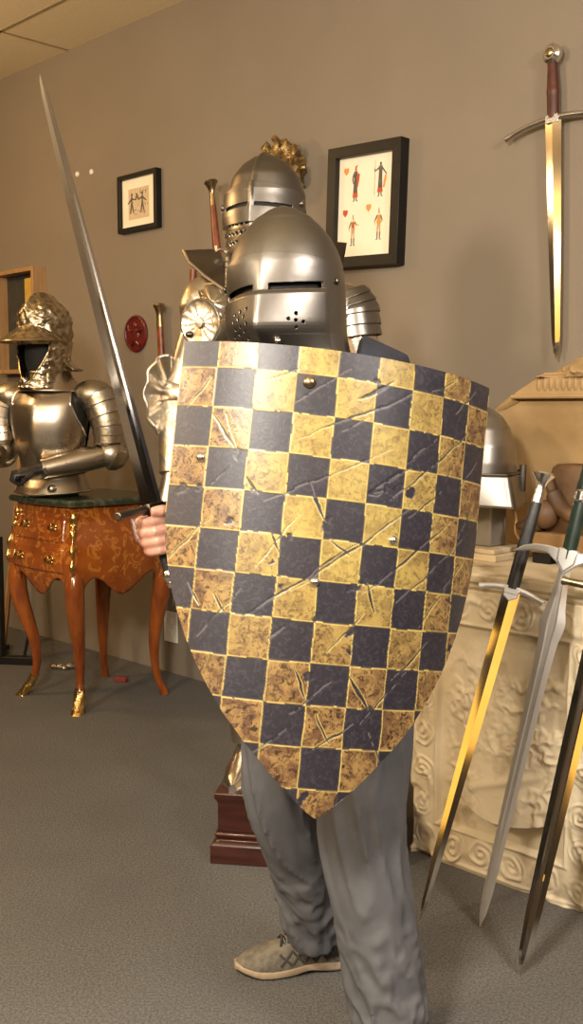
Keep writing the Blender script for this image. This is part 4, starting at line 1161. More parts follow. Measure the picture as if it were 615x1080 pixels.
for r_ in range(5):
    for c_ in range(3): holes.append((-.20 - .15 * c_ - (.06 if r_ % 2 else 0), .118 - .014 * r_ - .004 * c_))
HP3 = [hp_(t, z) for t, z in holes]
def hkeep(t, z):
    if hslot(t, z) or z > brow(t): return False
    p_ = hp_(t, z)
    return all((p_ - h).length > .0036 for h in HP3)
def visp(t, z):
    off = .0035
    e_ = sl_(t)
    if abs(t) < 1.05: off += .007 * (1 - sst(e_ - .016, e_ - .005, z)) * (1 - sst(.95, 1.25, abs(t))) * sst(.03, .10, z)
    return hp_(t, z, off)
us = lin(-1.42, 1.42, 520)
mb = MB(); mb.grid(visp, us, lin(.012, SLZ + .07, 300), keep=hkeep)
vz = mb.build('visor', M['steel'], gh, angle=60, solid=.002)
for s_ in (-1, 1):
    p_ = hp_(s_ * 1.30, SLZ + .012, .006); mb = MB(); mb.ell(p_, (.004, .007, .007)); mb.build('visor_pivot', M['steel_dark'], vz)
p_ = hp_(.25, .055, .010); mb = MB(); mb.ell(p_, (.007, .006, .006)); mb.build('visor_stud', M['steel_bright'], vz)
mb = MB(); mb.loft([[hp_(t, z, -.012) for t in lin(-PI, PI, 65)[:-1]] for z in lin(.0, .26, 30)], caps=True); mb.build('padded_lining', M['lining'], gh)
mb = MB(); mb.tube([hp_(t, .004, .004) for t in lin(-PI, PI, 80)], .004, 8); mb.build('bottom_rim', M['steel'], gh)
# ------------------------------------------------------------------ shield
from mathutils import Euler
SQ, ASP, RC = .0744, .9847, .4627
sM = Matrix.Translation(V((.0847, 1.85, 1.0011))) @ Matrix.Rotation(.2476, 4, 'Z') @ Matrix.Rotation(-.1386, 4, 'X') @ Matrix.Rotation(.1399, 4, 'Y')
shd = empty('heater_shield', (0, 0, 0), 'large curved shield chequered in black and worn gold, held up in front of the man', 'shield', M=sM)
def slp(u, v, off=0.0):      # u, v counted in squares from the top left
    a = (u - 4.5) * SQ / RC; r = RC - off
    return V((r * math.sin(a), RC - r * math.cos(a), -(v - 5.5) * SQ * ASP))
HWT = [(0, 4.5), (2.5, 4.5), (4.3, 4.5), (5.0, 4.42), (5.7, 4.25), (6.3, 4.06), (6.8, 3.84), (7.3, 3.60), (7.7, 3.37), (8.3, 2.99), (9.0, 2.47), (9.7, 1.83), (10.1, 1.42), (10.45, 1.08), (10.9, .58), (11.2, .22), (11.32, .02)]
NU, NVV = 330, 440
vs_l = np.linspace(0, 11.32, NVV)
hw_l = np.array([interp(HWT, float(v)) for v in vs_l])
tt = np.linspace(-1, 1, NU)
U = 4.5 + hw_l[:, None] * tt[None, :]
Vv = np.repeat(vs_l[:, None], NU, 1)
# --- printed pattern
rs = np.random.RandomState(5)
def vnoise(x, y, seed):
    r = np.random.RandomState(seed); T = r.rand(64, 64)
    xi, yi = np.floor(x).astype(int), np.floor(y).astype(int); fx, fy = x - xi, y - yi
    fx = fx * fx * (3 - 2 * fx); fy = fy * fy * (3 - 2 * fy)
    g = lambda a, b: T[a % 64, b % 64]
    return (g(xi, yi) * (1 - fx) + g(xi + 1, yi) * fx) * (1 - fy) + (g(xi, yi + 1) * (1 - fx) + g(xi + 1, yi + 1) * fx) * fy
def fb(x, y, seed): return sum(vnoise(x * 2 ** k, y * 2 ** k, seed + k) / 2 ** k for k in range(4)) / 1.875
wx = (fb(U * 2.2, Vv * 2.2, 10) - .5) * .06; wy = (fb(U * 2.2, Vv * 2.2, 30) - .5) * .06
uu, vv = U + wx, Vv + wy
ci = np.floor(uu).astype(int); ri = np.floor(vv + .35).astype(int)     # first row is .65 tall
gold = ((ci + ri) % 2 == 1).astype(float)
fu, fv = uu - ci, vv + .35 - ri
de = np.minimum(np.minimum(fu, 1 - fu), np.minimum(fv, 1 - fv))
edge = np.clip(1 - de / .035, 0, 1)
edge[(vv < .04)] *= .2
def seg(x0, y0, x1, y1):
    dx, dy = x1 - x0, y1 - y0; L2 = dx * dx + dy * dy
    jx = (fb(U * 1.6, Vv * 1.6, 50) - .5) * .16; jy = (fb(U * 1.6, Vv * 1.6, 70) - .5) * .16
    t = np.clip(((U + jx - x0) * dx + (Vv + jy - y0) * dy) / L2, 0, 1)
    return np.hypot(U + jx - x0 - t * dx, Vv + jy - y0 - t * dy), t
# long diagonal cuts and short nicks, (u0, v0, u1, v1, width)
S = [(3.05, 2.35, 6.1, .75, .045), (4.55, 1.15, 5.45, .55, .11), (5.6, 3.5, 8.2, 1.35, .05), (6.0, 2.55, 6.9, 1.75, .06), (1.0, 1.75, 1.75, 2.75, .055), (1.35, 1.75, 1.75, 2.7, .035),
     (.3, 1.7, .9, .9, .04), (2.5, 3.9, 5.6, 2.2, .035), (3.6, 3.35, 4.05, 4.25, .075), (2.0, 3.35, 2.35, 3.75, .06), (2.4, 5.5, 3.4, 4.1, .035), (2.75, 4.6, 3.0, 5.1, .06),
     (2.3, 6.7, 5.0, 4.55, .05), (3.3, 6.0, 6.3, 3.6, .05), (5.1, 5.9, 7.8, 3.7, .055), (6.1, 6.0, 8.3, 4.2, .04), (4.2, 4.65, 4.75, 5.0, .05), (5.0, 3.4, 6.2, 2.6, .07), (5.0, 3.45, 5.4, 3.3, .10),
     (6.2, 3.9, 7.2, 3.1, .05), (5.25, 5.6, 5.55, 6.4, .05), (4.3, 7.4, 5.3, 6.3, .04), (6.9, 6.5, 8.0, 5.2, .045), (1.2, 7.3, 2.2, 6.0, .035), (2.9, 7.2, 3.4, 6.75, .05), (.7, 7.4, 1.2, 8.35, .055),
     (1.2, 9.8, 2.1, 8.9, .045), (3.65, 7.8, 3.95, 8.5, .055), (3.6, 8.9, 4.6, 8.05, .04), (5.05, 7.9, 5.6, 8.7, .07), (5.4, 9.0, 6.6, 7.7, .045), (6.2, 7.9, 7.2, 6.9, .05), (4.2, 8.8, 4.7, 9.6, .045),
     (4.15, 9.8, 5.2, 9.0, .04), (2.4, 10.2, 3.7, 9.2, .04), (5.7, 9.2, 6.05, 9.9, .05), (5.2, 10.9, 6.2, 9.9, .06), (.1, 5.6, 1.3, 4.3, .035), (.9, 3.8, 1.6, 3.1, .03), (7.5, 1.0, 8.3, .2, .04), (7.9, 2.9, 8.8, 1.9, .04),
     (8.1, 4.2, 8.7, 3.2, .04), (7.2, 2.9, 7.5, 2.5, .05), (3.0, 1.4, 4.3, .4, .03), (6.6, .6, 7.5, .1, .03), (1.5, 6.2, 1.9, 6.7, .05), (7.35, 5.8, 8.6, 4.6, .03), (.8, 5.95, 1.2, 6.55, .035), (4.2, 2.0, 4.9, 1.5, .02), (2.2, .9, 3.2, .5, .025)]
crack = np.zeros_like(U); lite = np.zeros_like(U); core = np.zeros_like(U)
for x0, y0, x1, y1, w_ in S:
    d, t = seg(x0, y0, x1, y1); wt_ = w_ * .52 * (.15 + 1.0 * np.sin(np.pi * np.clip(t, 0, 1)) ** .8) * (.35 + 1.3 * fb(U * 3 + x0, Vv * 3, 120))
    crack = np.maximum(crack, np.clip((wt_ - d) / .016 + .5, 0, 1)); core = np.maximum(core, np.clip(1.2 - d / .016, 0, 1) * (fb(U * 5 + y0, Vv * 5, 140) > .42))
    lite = np.maximum(lite, np.clip(1 - np.abs(d - wt_ - .010) / .018, 0, 1) * (t > .02) * (t < .98))
# chips where gold broke away beside the cuts
for x, y, r_ in [(5.85, 3.1, .26), (6.2, 3.25, .22), (5.55, 3.25, .2), (5.0, .65, .16), (4.95, 5.72, .14), (3.05, 5.9, .1), (7.9, 5.75, .16), (8.1, 7.05, .16), (4.9, 6.85, .2), (4.95, 7.3, .16), (2.2, 3.65, .12), (4.1, 4.25, .14),
               (3.95, 7.95, .14), (8.2, 3.9, .12), (5.6, 8.72, .12), (4.0, 10.95, .3), (5.2, 11.0, .3), (4.1, 6.55, .12), (1.75, 2.7, .1), (.9, 3.7, .10), (.45, 3.72, .16), (3.2, 4.6, .05), (2.9, 5.35, .05), (1.75, 4.4, .06), (7.3, .85, .1)]:
    d = np.hypot(U - x, Vv - y) + (fb(U * 4, Vv * 4, 90) - .5) * .55
    r_ = r_ * .62
    chip = np.clip((r_ - d) / .03 + .5, 0, 1); crack = np.maximum(crack, chip)
g_ = gold * (1 - crack)
line = np.clip(np.maximum(edge * (gold + .12), lite * gold * .9) * (1 - crack * .9), 0, 1)
scr = np.clip(core * (1 - gold), 0, 1)
rim = np.clip(np.maximum((np.abs(U - 4.5) - 1.6) / 2.4, (Vv - 5.2) / 4.6), 0, 1)
front = np.stack([g_, line, scr, np.clip(rim, 0, 1)], -1).reshape(-1, 4).astype(np.float32)
mb = MB()
A_ = (U - 4.5) * SQ / RC
X = RC * np.sin(A_); Y = RC - RC * np.cos(A_); Z = -(Vv - 5.5) * SQ * ASP
relief = (-.0004 * g_ + .0006 * crack)
nx, ny = np.sin(A_), -np.cos(A_)
X = X - nx * relief; Y = Y - ny * relief
fv_ = np.stack([X, Y, Z], -1).reshape(-1, 3)
ncol = NU
idx = np.arange(NVV * NU).reshape(NVV, NU)
fq = np.stack([idx[:-1, :-1], idx[1:, :-1], idx[1:, 1:], idx[:-1, 1:]], -1).reshape(-1, 4)
me = bpy.data.meshes.new('board')
TK = .011
bt = [-1 + 2 * i / 40 for i in range(41)]; bvn = [float(x) for x in vs_l[::11]] + [11.32]
back = [slp(4.5 + interp(HWT, v) * t, v, TK) for v in bvn for t in bt]
nb0 = len(fv_)
fb_ = []
for j in range(len(bvn) - 1):
    for i in range(40):
        a = nb0 + j * 41 + i; fb_.append((a, a + 1, a + 42, a + 41))
# edge strip, its own vertices
bl = [(float(vs_l[j]), -1) for j in range(NVV)]
ring_f = [slp(4.5 - interp(HWT, v), v, 0) for v in vs_l] + [slp(4.5 + interp(HWT, v), v, 0) for v in vs_l[::-1]]
ring_f += [slp(4.5 + 4.5 * t, 0, 0) for t in np.linspace(1, -1, 60)[1:-1]]
ring_b = [slp(4.5 - interp(HWT, v), v, TK) for v in vs_l] + [slp(4.5 + interp(HWT, v), v, TK) for v in vs_l[::-1]]
ring_b += [slp(4.5 + 4.5 * t, 0, TK) for t in np.linspace(1, -1, 60)[1:-1]]
nr = len(ring_f); r0 = nb0 + len(back)
fe = [(r0 + i, r0 + (i + 1) % nr, r0 + nr + (i + 1) % nr, r0 + nr + i) for i in range(nr)]
allv = [tuple(p_) for p_ in fv_] + [tuple(p_) for p_ in back] + [tuple(p_) for p_ in ring_f] + [tuple(p_) for p_ in ring_b]
me.from_pydata(allv, [], [tuple(int(i) for i in q_) for q_ in fq] + fb_ + fe)

def shield_mat():
    m = bpy.data.materials.new('chequered_print'); m.use_nodes = True; nt = m.node_tree; L = nt.links; b = nt.nodes['Principled BSDF']
    at = node(nt, 'ShaderNodeVertexColor', layer_name='print'); sp = node(nt, 'ShaderNodeSeparateColor'); L.new(at.outputs['Color'], sp.inputs[0])
    tc = node(nt, 'ShaderNodeTexCoord')
    def noise_(sc, lo, hi, det=6, dis=0):
        n = node(nt, 'ShaderNodeTexNoise'); n.inputs['Scale'].default_value = sc; n.inputs['Detail'].default_value = det; n.inputs['Distortion'].default_value = dis; n.inputs['Roughness'].default_value = .65
        L.new(tc.outputs['Object'], n.inputs['Vector']); r = node(nt, 'ShaderNodeMapRange'); r.inputs['From Min'].default_value = lo; r.inputs['From Max'].default_value = hi; L.new(n.outputs['Fac'], r.inputs['Value']); return r.outputs[0], n
    def mx(fac, a, b_):
        x = node(nt, 'ShaderNodeMix', data_type='RGBA')
        for s_, val in ((6, a), (7, b_)):
            if isinstance(val, tuple): x.inputs[s_].default_value = (*val, 1)
            else: L.new(val, x.inputs[s_])
        L.new(fac, x.inputs[0]); return x.outputs[2]
    def mth(op, a, b_):
        x = node(nt, 'ShaderNodeMath', operation=op); x.use_clamp = True
        for i, val in enumerate((a, b_)):
            if isinstance(val, (int, float)): x.inputs[i].default_value = val
            else: L.new(val, x.inputs[i])
        return x.outputs[0]
    fine, nf = noise_(105, .50, .60, 8, 1.0)
    big, _ = noise_(7, .30, .70)
    mid, _ = noise_(30, .44, .58, 8, .8)
    # golden leaf, browner with wear and towards the rim of the print
    gold_ = mx(big, (.44, .335, .095), (.31, .225, .060))
    worn = mx(mid, (.27, .165, .058), (.125, .064, .030))
    gold_ = mx(mth('MULTIPLY', mid, .55), gold_, (.20, .130, .042))
    f1 = mth('MULTIPLY', mth('ADD', at.outputs['Alpha'], .06), 1.35)
    gold_ = mx(f1, gold_, worn)
    f2 = mth('MULTIPLY', fine, mth('ADD', mth('MULTIPLY', at.outputs['Alpha'], .80), .40))
    gold_ = mx(f2, gold_, (.035, .018, .010))
    dk = mx(big, (.021, .017, .025), (.013, .012, .019))
    dk = mx(mth('MULTIPLY', fine, .30), dk, (.075, .064, .075))
    dk = mx(mth('MULTIPLY', sp.outputs[2], .7), dk, (.20, .175, .17))
    c = mx(sp.outputs[0], dk, gold_)
    c = mx(mth('MULTIPLY', sp.outputs[1], .85), c, (.60, .46, .14))
    L.new(c, b.inputs['Base Color'])
    b.inputs['Roughness'].default_value = .40; b.inputs['Specular IOR Level'].default_value = .55
    mr = node(nt, 'ShaderNodeMapRange'); mr.inputs['To Min'].default_value = .42; mr.inputs['To Max'].default_value = .36; L.new(sp.outputs[0], mr.inputs[0]); L.new(mr.outputs[0], b.inputs['Roughness'])
    bp_ = node(nt, 'ShaderNodeBump'); bp_.inputs['Strength'].default_value = .10; bp_.inputs['Distance'].default_value = .004; L.new(nf.outputs['Fac'], bp_.inputs['Height']); L.new(bp_.outputs[0], b.inputs['Normal'])
    return m
M['cheq'] = shield_mat()
for m in (M['cheq'], M['boardback'], M['boardedge']): me.materials.append(m)
mi = np.zeros(len(me.polygons), int); mi[len(fq):len(fq) + len(fb_)] = 1; mi[len(fq) + len(fb_):] = 2
me.polygons.foreach_set('material_index', mi); me.polygons.foreach_set('use_smooth', [True] * len(me.polygons))
ca = me.color_attributes.new('print', 'FLOAT_COLOR', 'POINT')
full = np.zeros((len(allv), 4), np.float32); full[:nb0] = front
ca.data.foreach_set('color', full.ravel()); me.update()
bo_ = bpy.data.objects.new('board', me); col.objects.link(bo_); bo_.parent = shd
for u, v, r_, mt in ((3.31, .86, .0115, 'brass_old'), (.83, 2.93, .0085, 'steel_bright'), (5.82, 4.47, .0085, 'steel_bright'), (3.92, 5.70, .0085, 'steel_bright'), (.62, 6.62, .0085, 'steel_bright')):
    if v > 6: continue
    a = (u - 4.5) * SQ / RC; T = Matrix.Translation(slp(u, v)) @ Matrix.Rotation(a, 4, 'Z') @ Matrix.Rotation(PI / 2, 4, 'X')
    mb = MB(); mb.lathe([(r_ * 1.05, -.001), (r_ * 1.05, .0015), (r_, .003), (r_ * .8, .0058), (r_ * .45, .0078), (.0008, .0085)], 24, T); mb.build('rivet', M[mt], shd)
for (u0, v0, u1, v1) in ((3.0, 3.2, 3.4, 6.4), (6.0, 3.0, 6.4, 6.2)):
    mb = MB(); pts = [slp(mix(u0, u1, t), mix(v0, v1, t), TK + .002 + .05 * math.sin(PI * t)) for t in lin(0, 1, 20)]
    mb.tube(pts, (.018, .003), 8, up=(1, 0, 0)); mb.build('arm_strap', M['grip_dark'], shd)

# ------------------------------------------------------------------ raised sword
tipH = Q(42, 78, 2.06)
e = empty('raised_sword', (0, 0, 0), 'long grey fullered sword held upright in the man\'s hand left of the shield', 'sword', M=place(GT, tipH, Q(186, 523, 2.09) - Q(121, 547, 1.90)))
L = (tipH - GT).length
blade(L, [(0, .066), (.3, .058), (.6, .047), (.82, .036), (.95, .023), (.985, .012), (1, .001)], .011, 1.0, M['blade_satin'], e, n=60)
hl_ = (Q(121, 547, 1.90) - GT).length
mb = MB(); mb.tube([(x, 0, 0) for x in (-hl_, -hl_ * .5, 0, hl_ * .5, hl_)], [(.0085, .0085), (.0080, .008), (.0095, .010), (.008, .008), (.0085, .0085)], 14, up=(0, 0, 1)); mb.box((0, 0, 0), (.05, .022, .020))
mb.build('cross_guard', M['steel_dark'], e, bevel=.002)
Lg = (GB - GT).length
grip(Lg - .006, .0145, .0125, M['black'], e, False)
mb = MB(); mb.ell((0, 0, -Lg - .006), (.017, .014, .017)); mb.lathe([(.010, 0), (.012, .008), (.006, .012)], 16, Matrix.Translation(V((0, 0, -Lg - .030)))); mb.build('pommel', M['steel_bright'], e)
# ------------------------------------------------------------------ carved stone altar block
A0, A1, AQ0, AQ1, AH = -1.862, -.86, .03, .80, .852
aw, ad = A1 - A0, AQ1 - AQ0
al = empty('stone_altar', WL((A0 + A1) / 2, (AQ0 + AQ1) / 2, 0), 'cream carved stone block with scroll borders, the three leaning swords in front of it', 'altar', RZ)
AI = inv(al)
mb = MB(); mb.box((0, .015, AH / 2 - .02), (aw - .002, ad - .03, AH - .04)); mb.build('core', M['stone'], al, bevel=.006)
PW, PX0 = .60, -aw / 2
def spiral(x, z, cx_, cz_, r, sg, turn=2.1):
    dx, dz = x - cx_, z - cz_; d = math.hypot(dx, dz)
    if d > r: return 0.0
    a = math.atan2(dz, dx) * sg
    ph = (d / r) * turn - a / (2 * PI)
    return max(0, .5 + .5 * math.cos(2 * PI * ph)) * min(1, (r - d) / (r * .18)) 
def hgt(x, z):                      # x from the left edge of the panel, z from the floor
    h = 0.0; bw, bb, btp = .095, .115, .10
    xr = PW - x
    inside = min(x - bw, xr - bw, z - bb, AH - .05 - btp - z)
    field = sst(-.004, .010, inside)
    h -= .012 * field
    # rims of the border
    for d in (x - .006, xr - .006, z - .012): h += .004 * math.exp(-(d / .006) ** 2)
    h += .005 * math.exp(-((inside + .004) / .005) ** 2)
    if inside < 0:
        wv = .65 + .8 * fbm(x * 8, z * 8, 9.1, 2)
        x += .010 * fbm(x * 14, z * 14, 4.4, 2); z += .010 * fbm(x * 14 + 9, z * 14, 4.4, 2)
        # running scrolls
        if z < bb:
            k = int(x / .10); cx_ = .05 + .10 * k; h += .008 * wv * spiral(x, z, cx_, .062, .044, 1 if k % 2 else -1)
            h += .006 * max(0, math.sin((x - .05) / .10 * PI * 2 + 1.2)) * math.exp(-((z - .06 - .03 * math.sin(x / .1 * PI)) / .014) ** 2)
        elif z > AH - .05 - btp:
            zz_ = AH - .05 - btp / 2; k = int(x / .105); h += .008 * wv * spiral(x, z, .052 + .105 * k, zz_, .042, 1 if k % 2 else -1)
            h += .006 * math.exp(-((z - zz_ - .025 * math.cos(x / .105 * PI)) / .010) ** 2)
        else:
            xx = x if x < PW / 2 else xr; k = int(z / .105); h += .008 * wv * spiral(xx, z, .046, .052 + .105 * k, .040, 1 if k % 2 else -1)
            h += .006 * math.exp(-((xx - .046 - .024 * math.cos(z / .105 * PI)) / .009) ** 2)
    # hanging corbel shaped device in the middle with leafage beside it
    cx_ = .335; u = x - cx_
    zb_ = .185 + .9 * u * u + (.10 * max(0, u) if u > 0 else .06 * -u)
    if abs(u) < .165 and z > zb_:
        top = interp([(.185, .060), (.26, .050), (.34, .034), (.46, .020), (.60, .010), (.66, 0)], z)
        prof = max(0, 1 - (abs(u) / .165) ** 3)
        h += top * prof
        h += .012 * math.exp(-((z - .30 - .35 * u) / .012) ** 2) * prof * (abs(u) < .12) * .5
    lf = math.exp(-((abs(u + .01) - .135) / .05) ** 2) * sst(.17, .24, z) * (1 - sst(.56, .64, z))
    h += .014 * lf * max(0, 1 - 2.6 * abs(fbm(x * 13 + 3, z * 13, 1.7, 3)))
    lf2 = math.exp(-((u - .02) / .10) ** 2) * sst(.33, .38, z) * (1 - sst(.55, .6, z))
    h += .008 * lf2 * max(0, 1 - 2.4 * abs(fbm(x * 16 + 8, z * 16, 5.2, 3)))
    h += .0025 * fbm(x * 9, z * 9, 3.3, 4)
    chipd = .014 * sst(.55, .8, .5 + .8 * fbm(x * 7 + 20, z * 7, .5, 3)) * (math.exp(-x / .03) + math.exp(-z / .03))
    return h - chipd
nu_, nv_ = 250, 330
yf = -ad / 2
mb = MB(); mb.grid(lambda x, z: V((PX0 + x, yf - hgt(x, z) - .012, z)), lin(0, PW, nu_), lin(.0, AH - .05, nv_), mi=0)
mb.build('carved_panel', M['stone'], al, angle=75, solid=.02, offset=1 if False else -1, fix=False)
mb = MB(); mb.box((PX0 + PW + (aw - PW) / 2, yf - .004, (AH - .05) / 2), (aw - PW, .03, AH - .05))
for k in range(3): mb.box((PX0 + PW + .05 + .12 * k + .03, yf - .020, .42), (.075, .02, .62))
mb.build('side_panel', M['stone'], al, bevel=.006)
mb = MB(); rings = []
x0, x1 = -aw / 2, aw / 2
for z, o_ in ((AH - .05, .0), (AH - .04, .012), (AH - .030, .012), (AH - .024, .022), (AH - .004, .024), (AH, .020)):
    rings.append([V((x0 - o_ * .5, yf - o_ - .004, z)), V((x1 + o_ * .5, yf - o_ - .004, z)), V((x1 + o_ * .5, ad / 2, z)), V((x0 - o_ * .5, ad / 2, z))])
mb.loft(rings); mb.build('top_slab', M['stone'], al, bevel=.003)

# ------------------------------------------------------------------ gabled ochre relief standing on the block, against the wall
ov = empty('carved_overmantel', WL(-1.43, .155, AH), 'gabled ochre stone relief standing on the carved block below the hanging longsword', 'stone relief', RZ)
OI = inv(ov)
def oz(px, py): 
    p_ = OI @ WP(px, py, .30); return (p_.x, p_.z)
pl_ = [(-.53, 0), (-.56, .16), (-.575, .32), (-.545, .40), (-.50, .446), (-.435, .482), (-.43, .485), (.43, .485), (.435, .482), (.50, .446), (.545, .40), (.575, .32), (.56, .16), (.53, 0)]
mb = MB(); NYY = 26
# cove: front face curves outwards from a hollow middle
def cove(x, z):
    e = min(1, max(0, (.56 - abs(x)) / .10)); return -.11 - .035 * (1 - sst(0, 1, e)) - .03 * sst(.30, .47, z) - .035 * (1 - sst(.0, .12, z))
zs_ = lin(0, .48, 50)
hwid = [(0, .53), (.16, .56), (.32, .575), (.40, .545), (.446, .50), (.48, .435)]
mb.grid(lambda t, z: V((interp(hwid, z) * t, cove(interp(hwid, z) * t, z), z)), lin(-1, 1, 100), zs_)
fr = mb.build('hollow_front', M['ochre'], ov, angle=60)
mb = MB(); mb.prism([(x * .995, z) for x, z in pl_], -.105, .10); mb.build('slab', M['ochre'], ov, bevel=.008)
mb = MB()
for sx in (-1, 1):
    mb.tube([V((sx * (interp(hwid, z) - .004), -.125, z)) for z in lin(0, .48, 40)], [(.020 + .004 * math.sin(z * 40), .026) for z in lin(0, .48, 40)], 12)
mb.build('side_moulding', M['ochre'], ov)
# frieze with tongue ornament
mb = MB(); mb.prism([(-.436, .478), (.436, .478), (.425, .497), (.325, .552), (-.325, .552), (-.425, .497)], -.165, .10); 
fz = mb.build('frieze', M['ochre'], ov, bevel=.005)
mb = MB()
for k in range(33):
    x = -.338 + .0211 * k
    mb.ell((x, -.164, .520), (.0085, .007, .022), n=12, m=8)
mb.build('tongue_ornament', M['ochre'], fz)
mb = MB(); mb.tube([V((-.322, -.162, .550)), V((.322, -.162, .550))], .005, 8); mb.tube([V((-.436, -.166, .482)), V((.436, -.166, .482))], .007, 8); mb.build('bead_moulding', M['ochre'], fz)
# crowning relief
tp_ = [(-.345, .542), (-.30, .566), (-.25, .590), (-.20, .612), (-.17, .634), (-.12, .655), (-.08, .675), (-.04, .705), (0, .72)]
tp_ = tp_ + [(-x, z) for x, z in tp_[::-1][1:]]
def crest(t, v):
    x = mix(-.345, .345, t); zt = interp(tp_, x); z = mix(.540, zt, v)
    return V((x, -.115 - .05 * (1 - v) - .045 * max(0, 1 - 2.6 * abs(fbm(x * 11, z * 11, 2.2, 3))) * math.sin(PI * min(1, v * .9 + .1)), z + .006 * fbm(x * 25, v * 3, 1) * v))
mb = MB(); mb.grid(crest, lin(0, 1, 200), lin(0, 1, 50)); 
cr = mb.build('crest_relief', M['ochre'], ov, angle=70)
mb = MB(); mb.prism([(x, z - .004) for x, z in tp_] , -.105, .10); mb.build('crest_back', M['ochre'], cr)

# ------------------------------------------------------------------ carved crouching figure on the block
def alt(px, py, q): return WP(px, py, q)
c0 = WP(630, 560, .44); c0.z = AH
cf = empty('wood_carving', c0, 'brown carved wooden figure crouching on the block behind the green hilt', 'carving', RZ)
def lump(p_): return p_ * (1 + .05 * nz(p_.x * 18, p_.y * 18, p_.z * 18))
def block(p_, e=.55):             # rounded block
    m = max(abs(p_.x), abs(p_.y), abs(p_.z), 1e-6); return mix(p_, p_ / m * p_.length * .82, e)
mb = MB()
for x in (-.12, .17): mb.box((x, 0, .016), (.06, .20, .032))
mb.build('bearer', M['blackpaint'], cf, bevel=.003)
mb = MB(); mb.box((.035, 0, .062), (.44, .22, .060)); mb.build('plank_base', M['carved_light'], cf, bevel=.006)
mb = MB(); rings = []
for z, x0, x1, y0 in ((.09, -.175, .22, .09), (.13, -.160, .22, .095), (.17, -.150, .215, .09), (.23, -.140, .20, .085), (.275, -.132, .18, .078), (.285, -.120, .17, .07)):
    cx_, a = (x0 + x1) / 2, (x1 - x0) / 2
    rings.append([V((cx_ + a * math.copysign(abs(math.cos(t)) ** .6, math.cos(t)), y0 * math.copysign(abs(math.sin(t)) ** .6, math.sin(t)) + .01 * nz(t * 2, z * 20), z)) for t in lin(0, 2 * PI, 41)[:-1]])
mb.loft(rings); mb.build('crouched_torso', M['carved'], cf)
mb = MB(); mb.tube(spline([(-.115, -.082, .245), (-.085, -.098, .20), (-.045, -.100, .155), (.05, -.098, .125)], 20), [.014] * 6 + [.022] * 14, 14); mb.build('folded_leg', M['carved'], cf)
mb = MB(); mb.ell((-.105, -.105, .145), (.038, .035, .042), n=24, m=14, fn=lump); mb.build('knee', M['carved'], cf)
mb = MB(); mb.ell((-.165, -.095, .105), (.045, .030, .020), n=20, m=12, fn=lump); mb.build('foot', M['carved'], cf)
mb = MB(); mb.ell((.10, -.02, .36), (.065, .065, .08), n=36, m=20, fn=lump); mb.ell((.09, -.085, .35), (.018, .02, .024)); mb.build('head', M['carved'], cf)

# ------------------------------------------------------------------ sallet on a post
hb = WP(513, 590, .52); hb.z = AH
hs_ = empty('helmet_stand', hb, 'grey post on a pale stepped base holding up the bright helmet right of the shield', 'stand', RZ)
mb = MB(); mb.box((0, 0, .010), (.20, .20, .020)); mb.box((0, 0, .027), (.17, .17, .014)); mb.build('base', M['stone'], hs_, bevel=.003)
mb = MB(); mb.box((0, 0, .20), (.085, .085, .33)); mb.build('post', M['acrylic'], hs_, bevel=.006)
hz = WP(500, 500, .52)
sl_M = Matrix.Translation(V((hb.x - .012, hb.y, hz.z - .06))) @ Matrix.Rotation(R(-20), 4, 'Z')
sl = empty('sallet', (0, 0, 0), 'bright steel helmet with a deep flared brim on a post, right edge of the shield', 'helmet', M=sl_M)
sa = [(.06, .098, .128), (.10, .097, .126), (.15, .091, .117), (.20, .075, .096), (.235, .052, .066), (.255, .025, .031), (.262, .003, .004)]
def slp_(th, z, off=0):
    a = interp([(r[0], r[1]) for r in sa], z) + off; b = interp([(r[0], r[2]) for r in sa], z) + off
    x, y = a * math.sin(th), -b * math.cos(th)
    rg = .008 * math.exp(-(x / .010) ** 2)
    return V((x * (1 + rg), y, z + rg * sst(.15, .25, z)))
mb = MB(); mb.loft([[slp_(t, z) for t in lin(-PI, PI, 97)[:-1]] for z in lin(.055, .262, 50)], caps=False)
ss = mb.build('skull', M['helm_bright'], sl, angle=50, solid=.003)
def brim(th, r):
    c = math.cos(th); sq = 1 / max(abs(math.sin(th)) ** 14 + abs(c) ** 14, 1e-6) ** (1 / 14)
    a, b = mix(.104, .118, r), mix(.134, .150, r)
    k = mix(1, sq, mix(.75, .95, r))
    return V((a * math.sin(th) * k, -b * c * k, mix(.066, -.030 + .006 * c * c, r)))
mb = MB(); mb.grid(brim, lin(0, 2 * PI, 121)[:-1], lin(0, 1, 14), wrap=True); bb_ = mb.build('brim', M['helm_bright'], sl, angle=40, solid=.003)
mb = MB(); mb.tube([brim(t, 0) + V((0, 0, .002)) for t in lin(0, 2 * PI, 90)], .004, 8); mb.build('brim_edge', M['steel_dark'], bb_)
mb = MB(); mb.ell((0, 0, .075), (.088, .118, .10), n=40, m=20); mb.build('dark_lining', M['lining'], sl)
p_ = brim(PI * .52, .35)
mb = MB(); mb.tube([p_ + V((.004, 0, -.02)), p_ + V((.006, 0, .06))], (.004, .010), 8, up=(0, 1, 0)); mb.build('brim_spur', M['steel_dark'], bb_)
a_ = WP(537, 575, .46)
mb = MB(); mb.tube(spline([(.085, -.04, -.01), (.105, -.05, -.06), (.105, -.055, -.10), (.12, -.05, -.13)], 20), .004, 8); mb.build('chin_strap', M['oak'], sl)

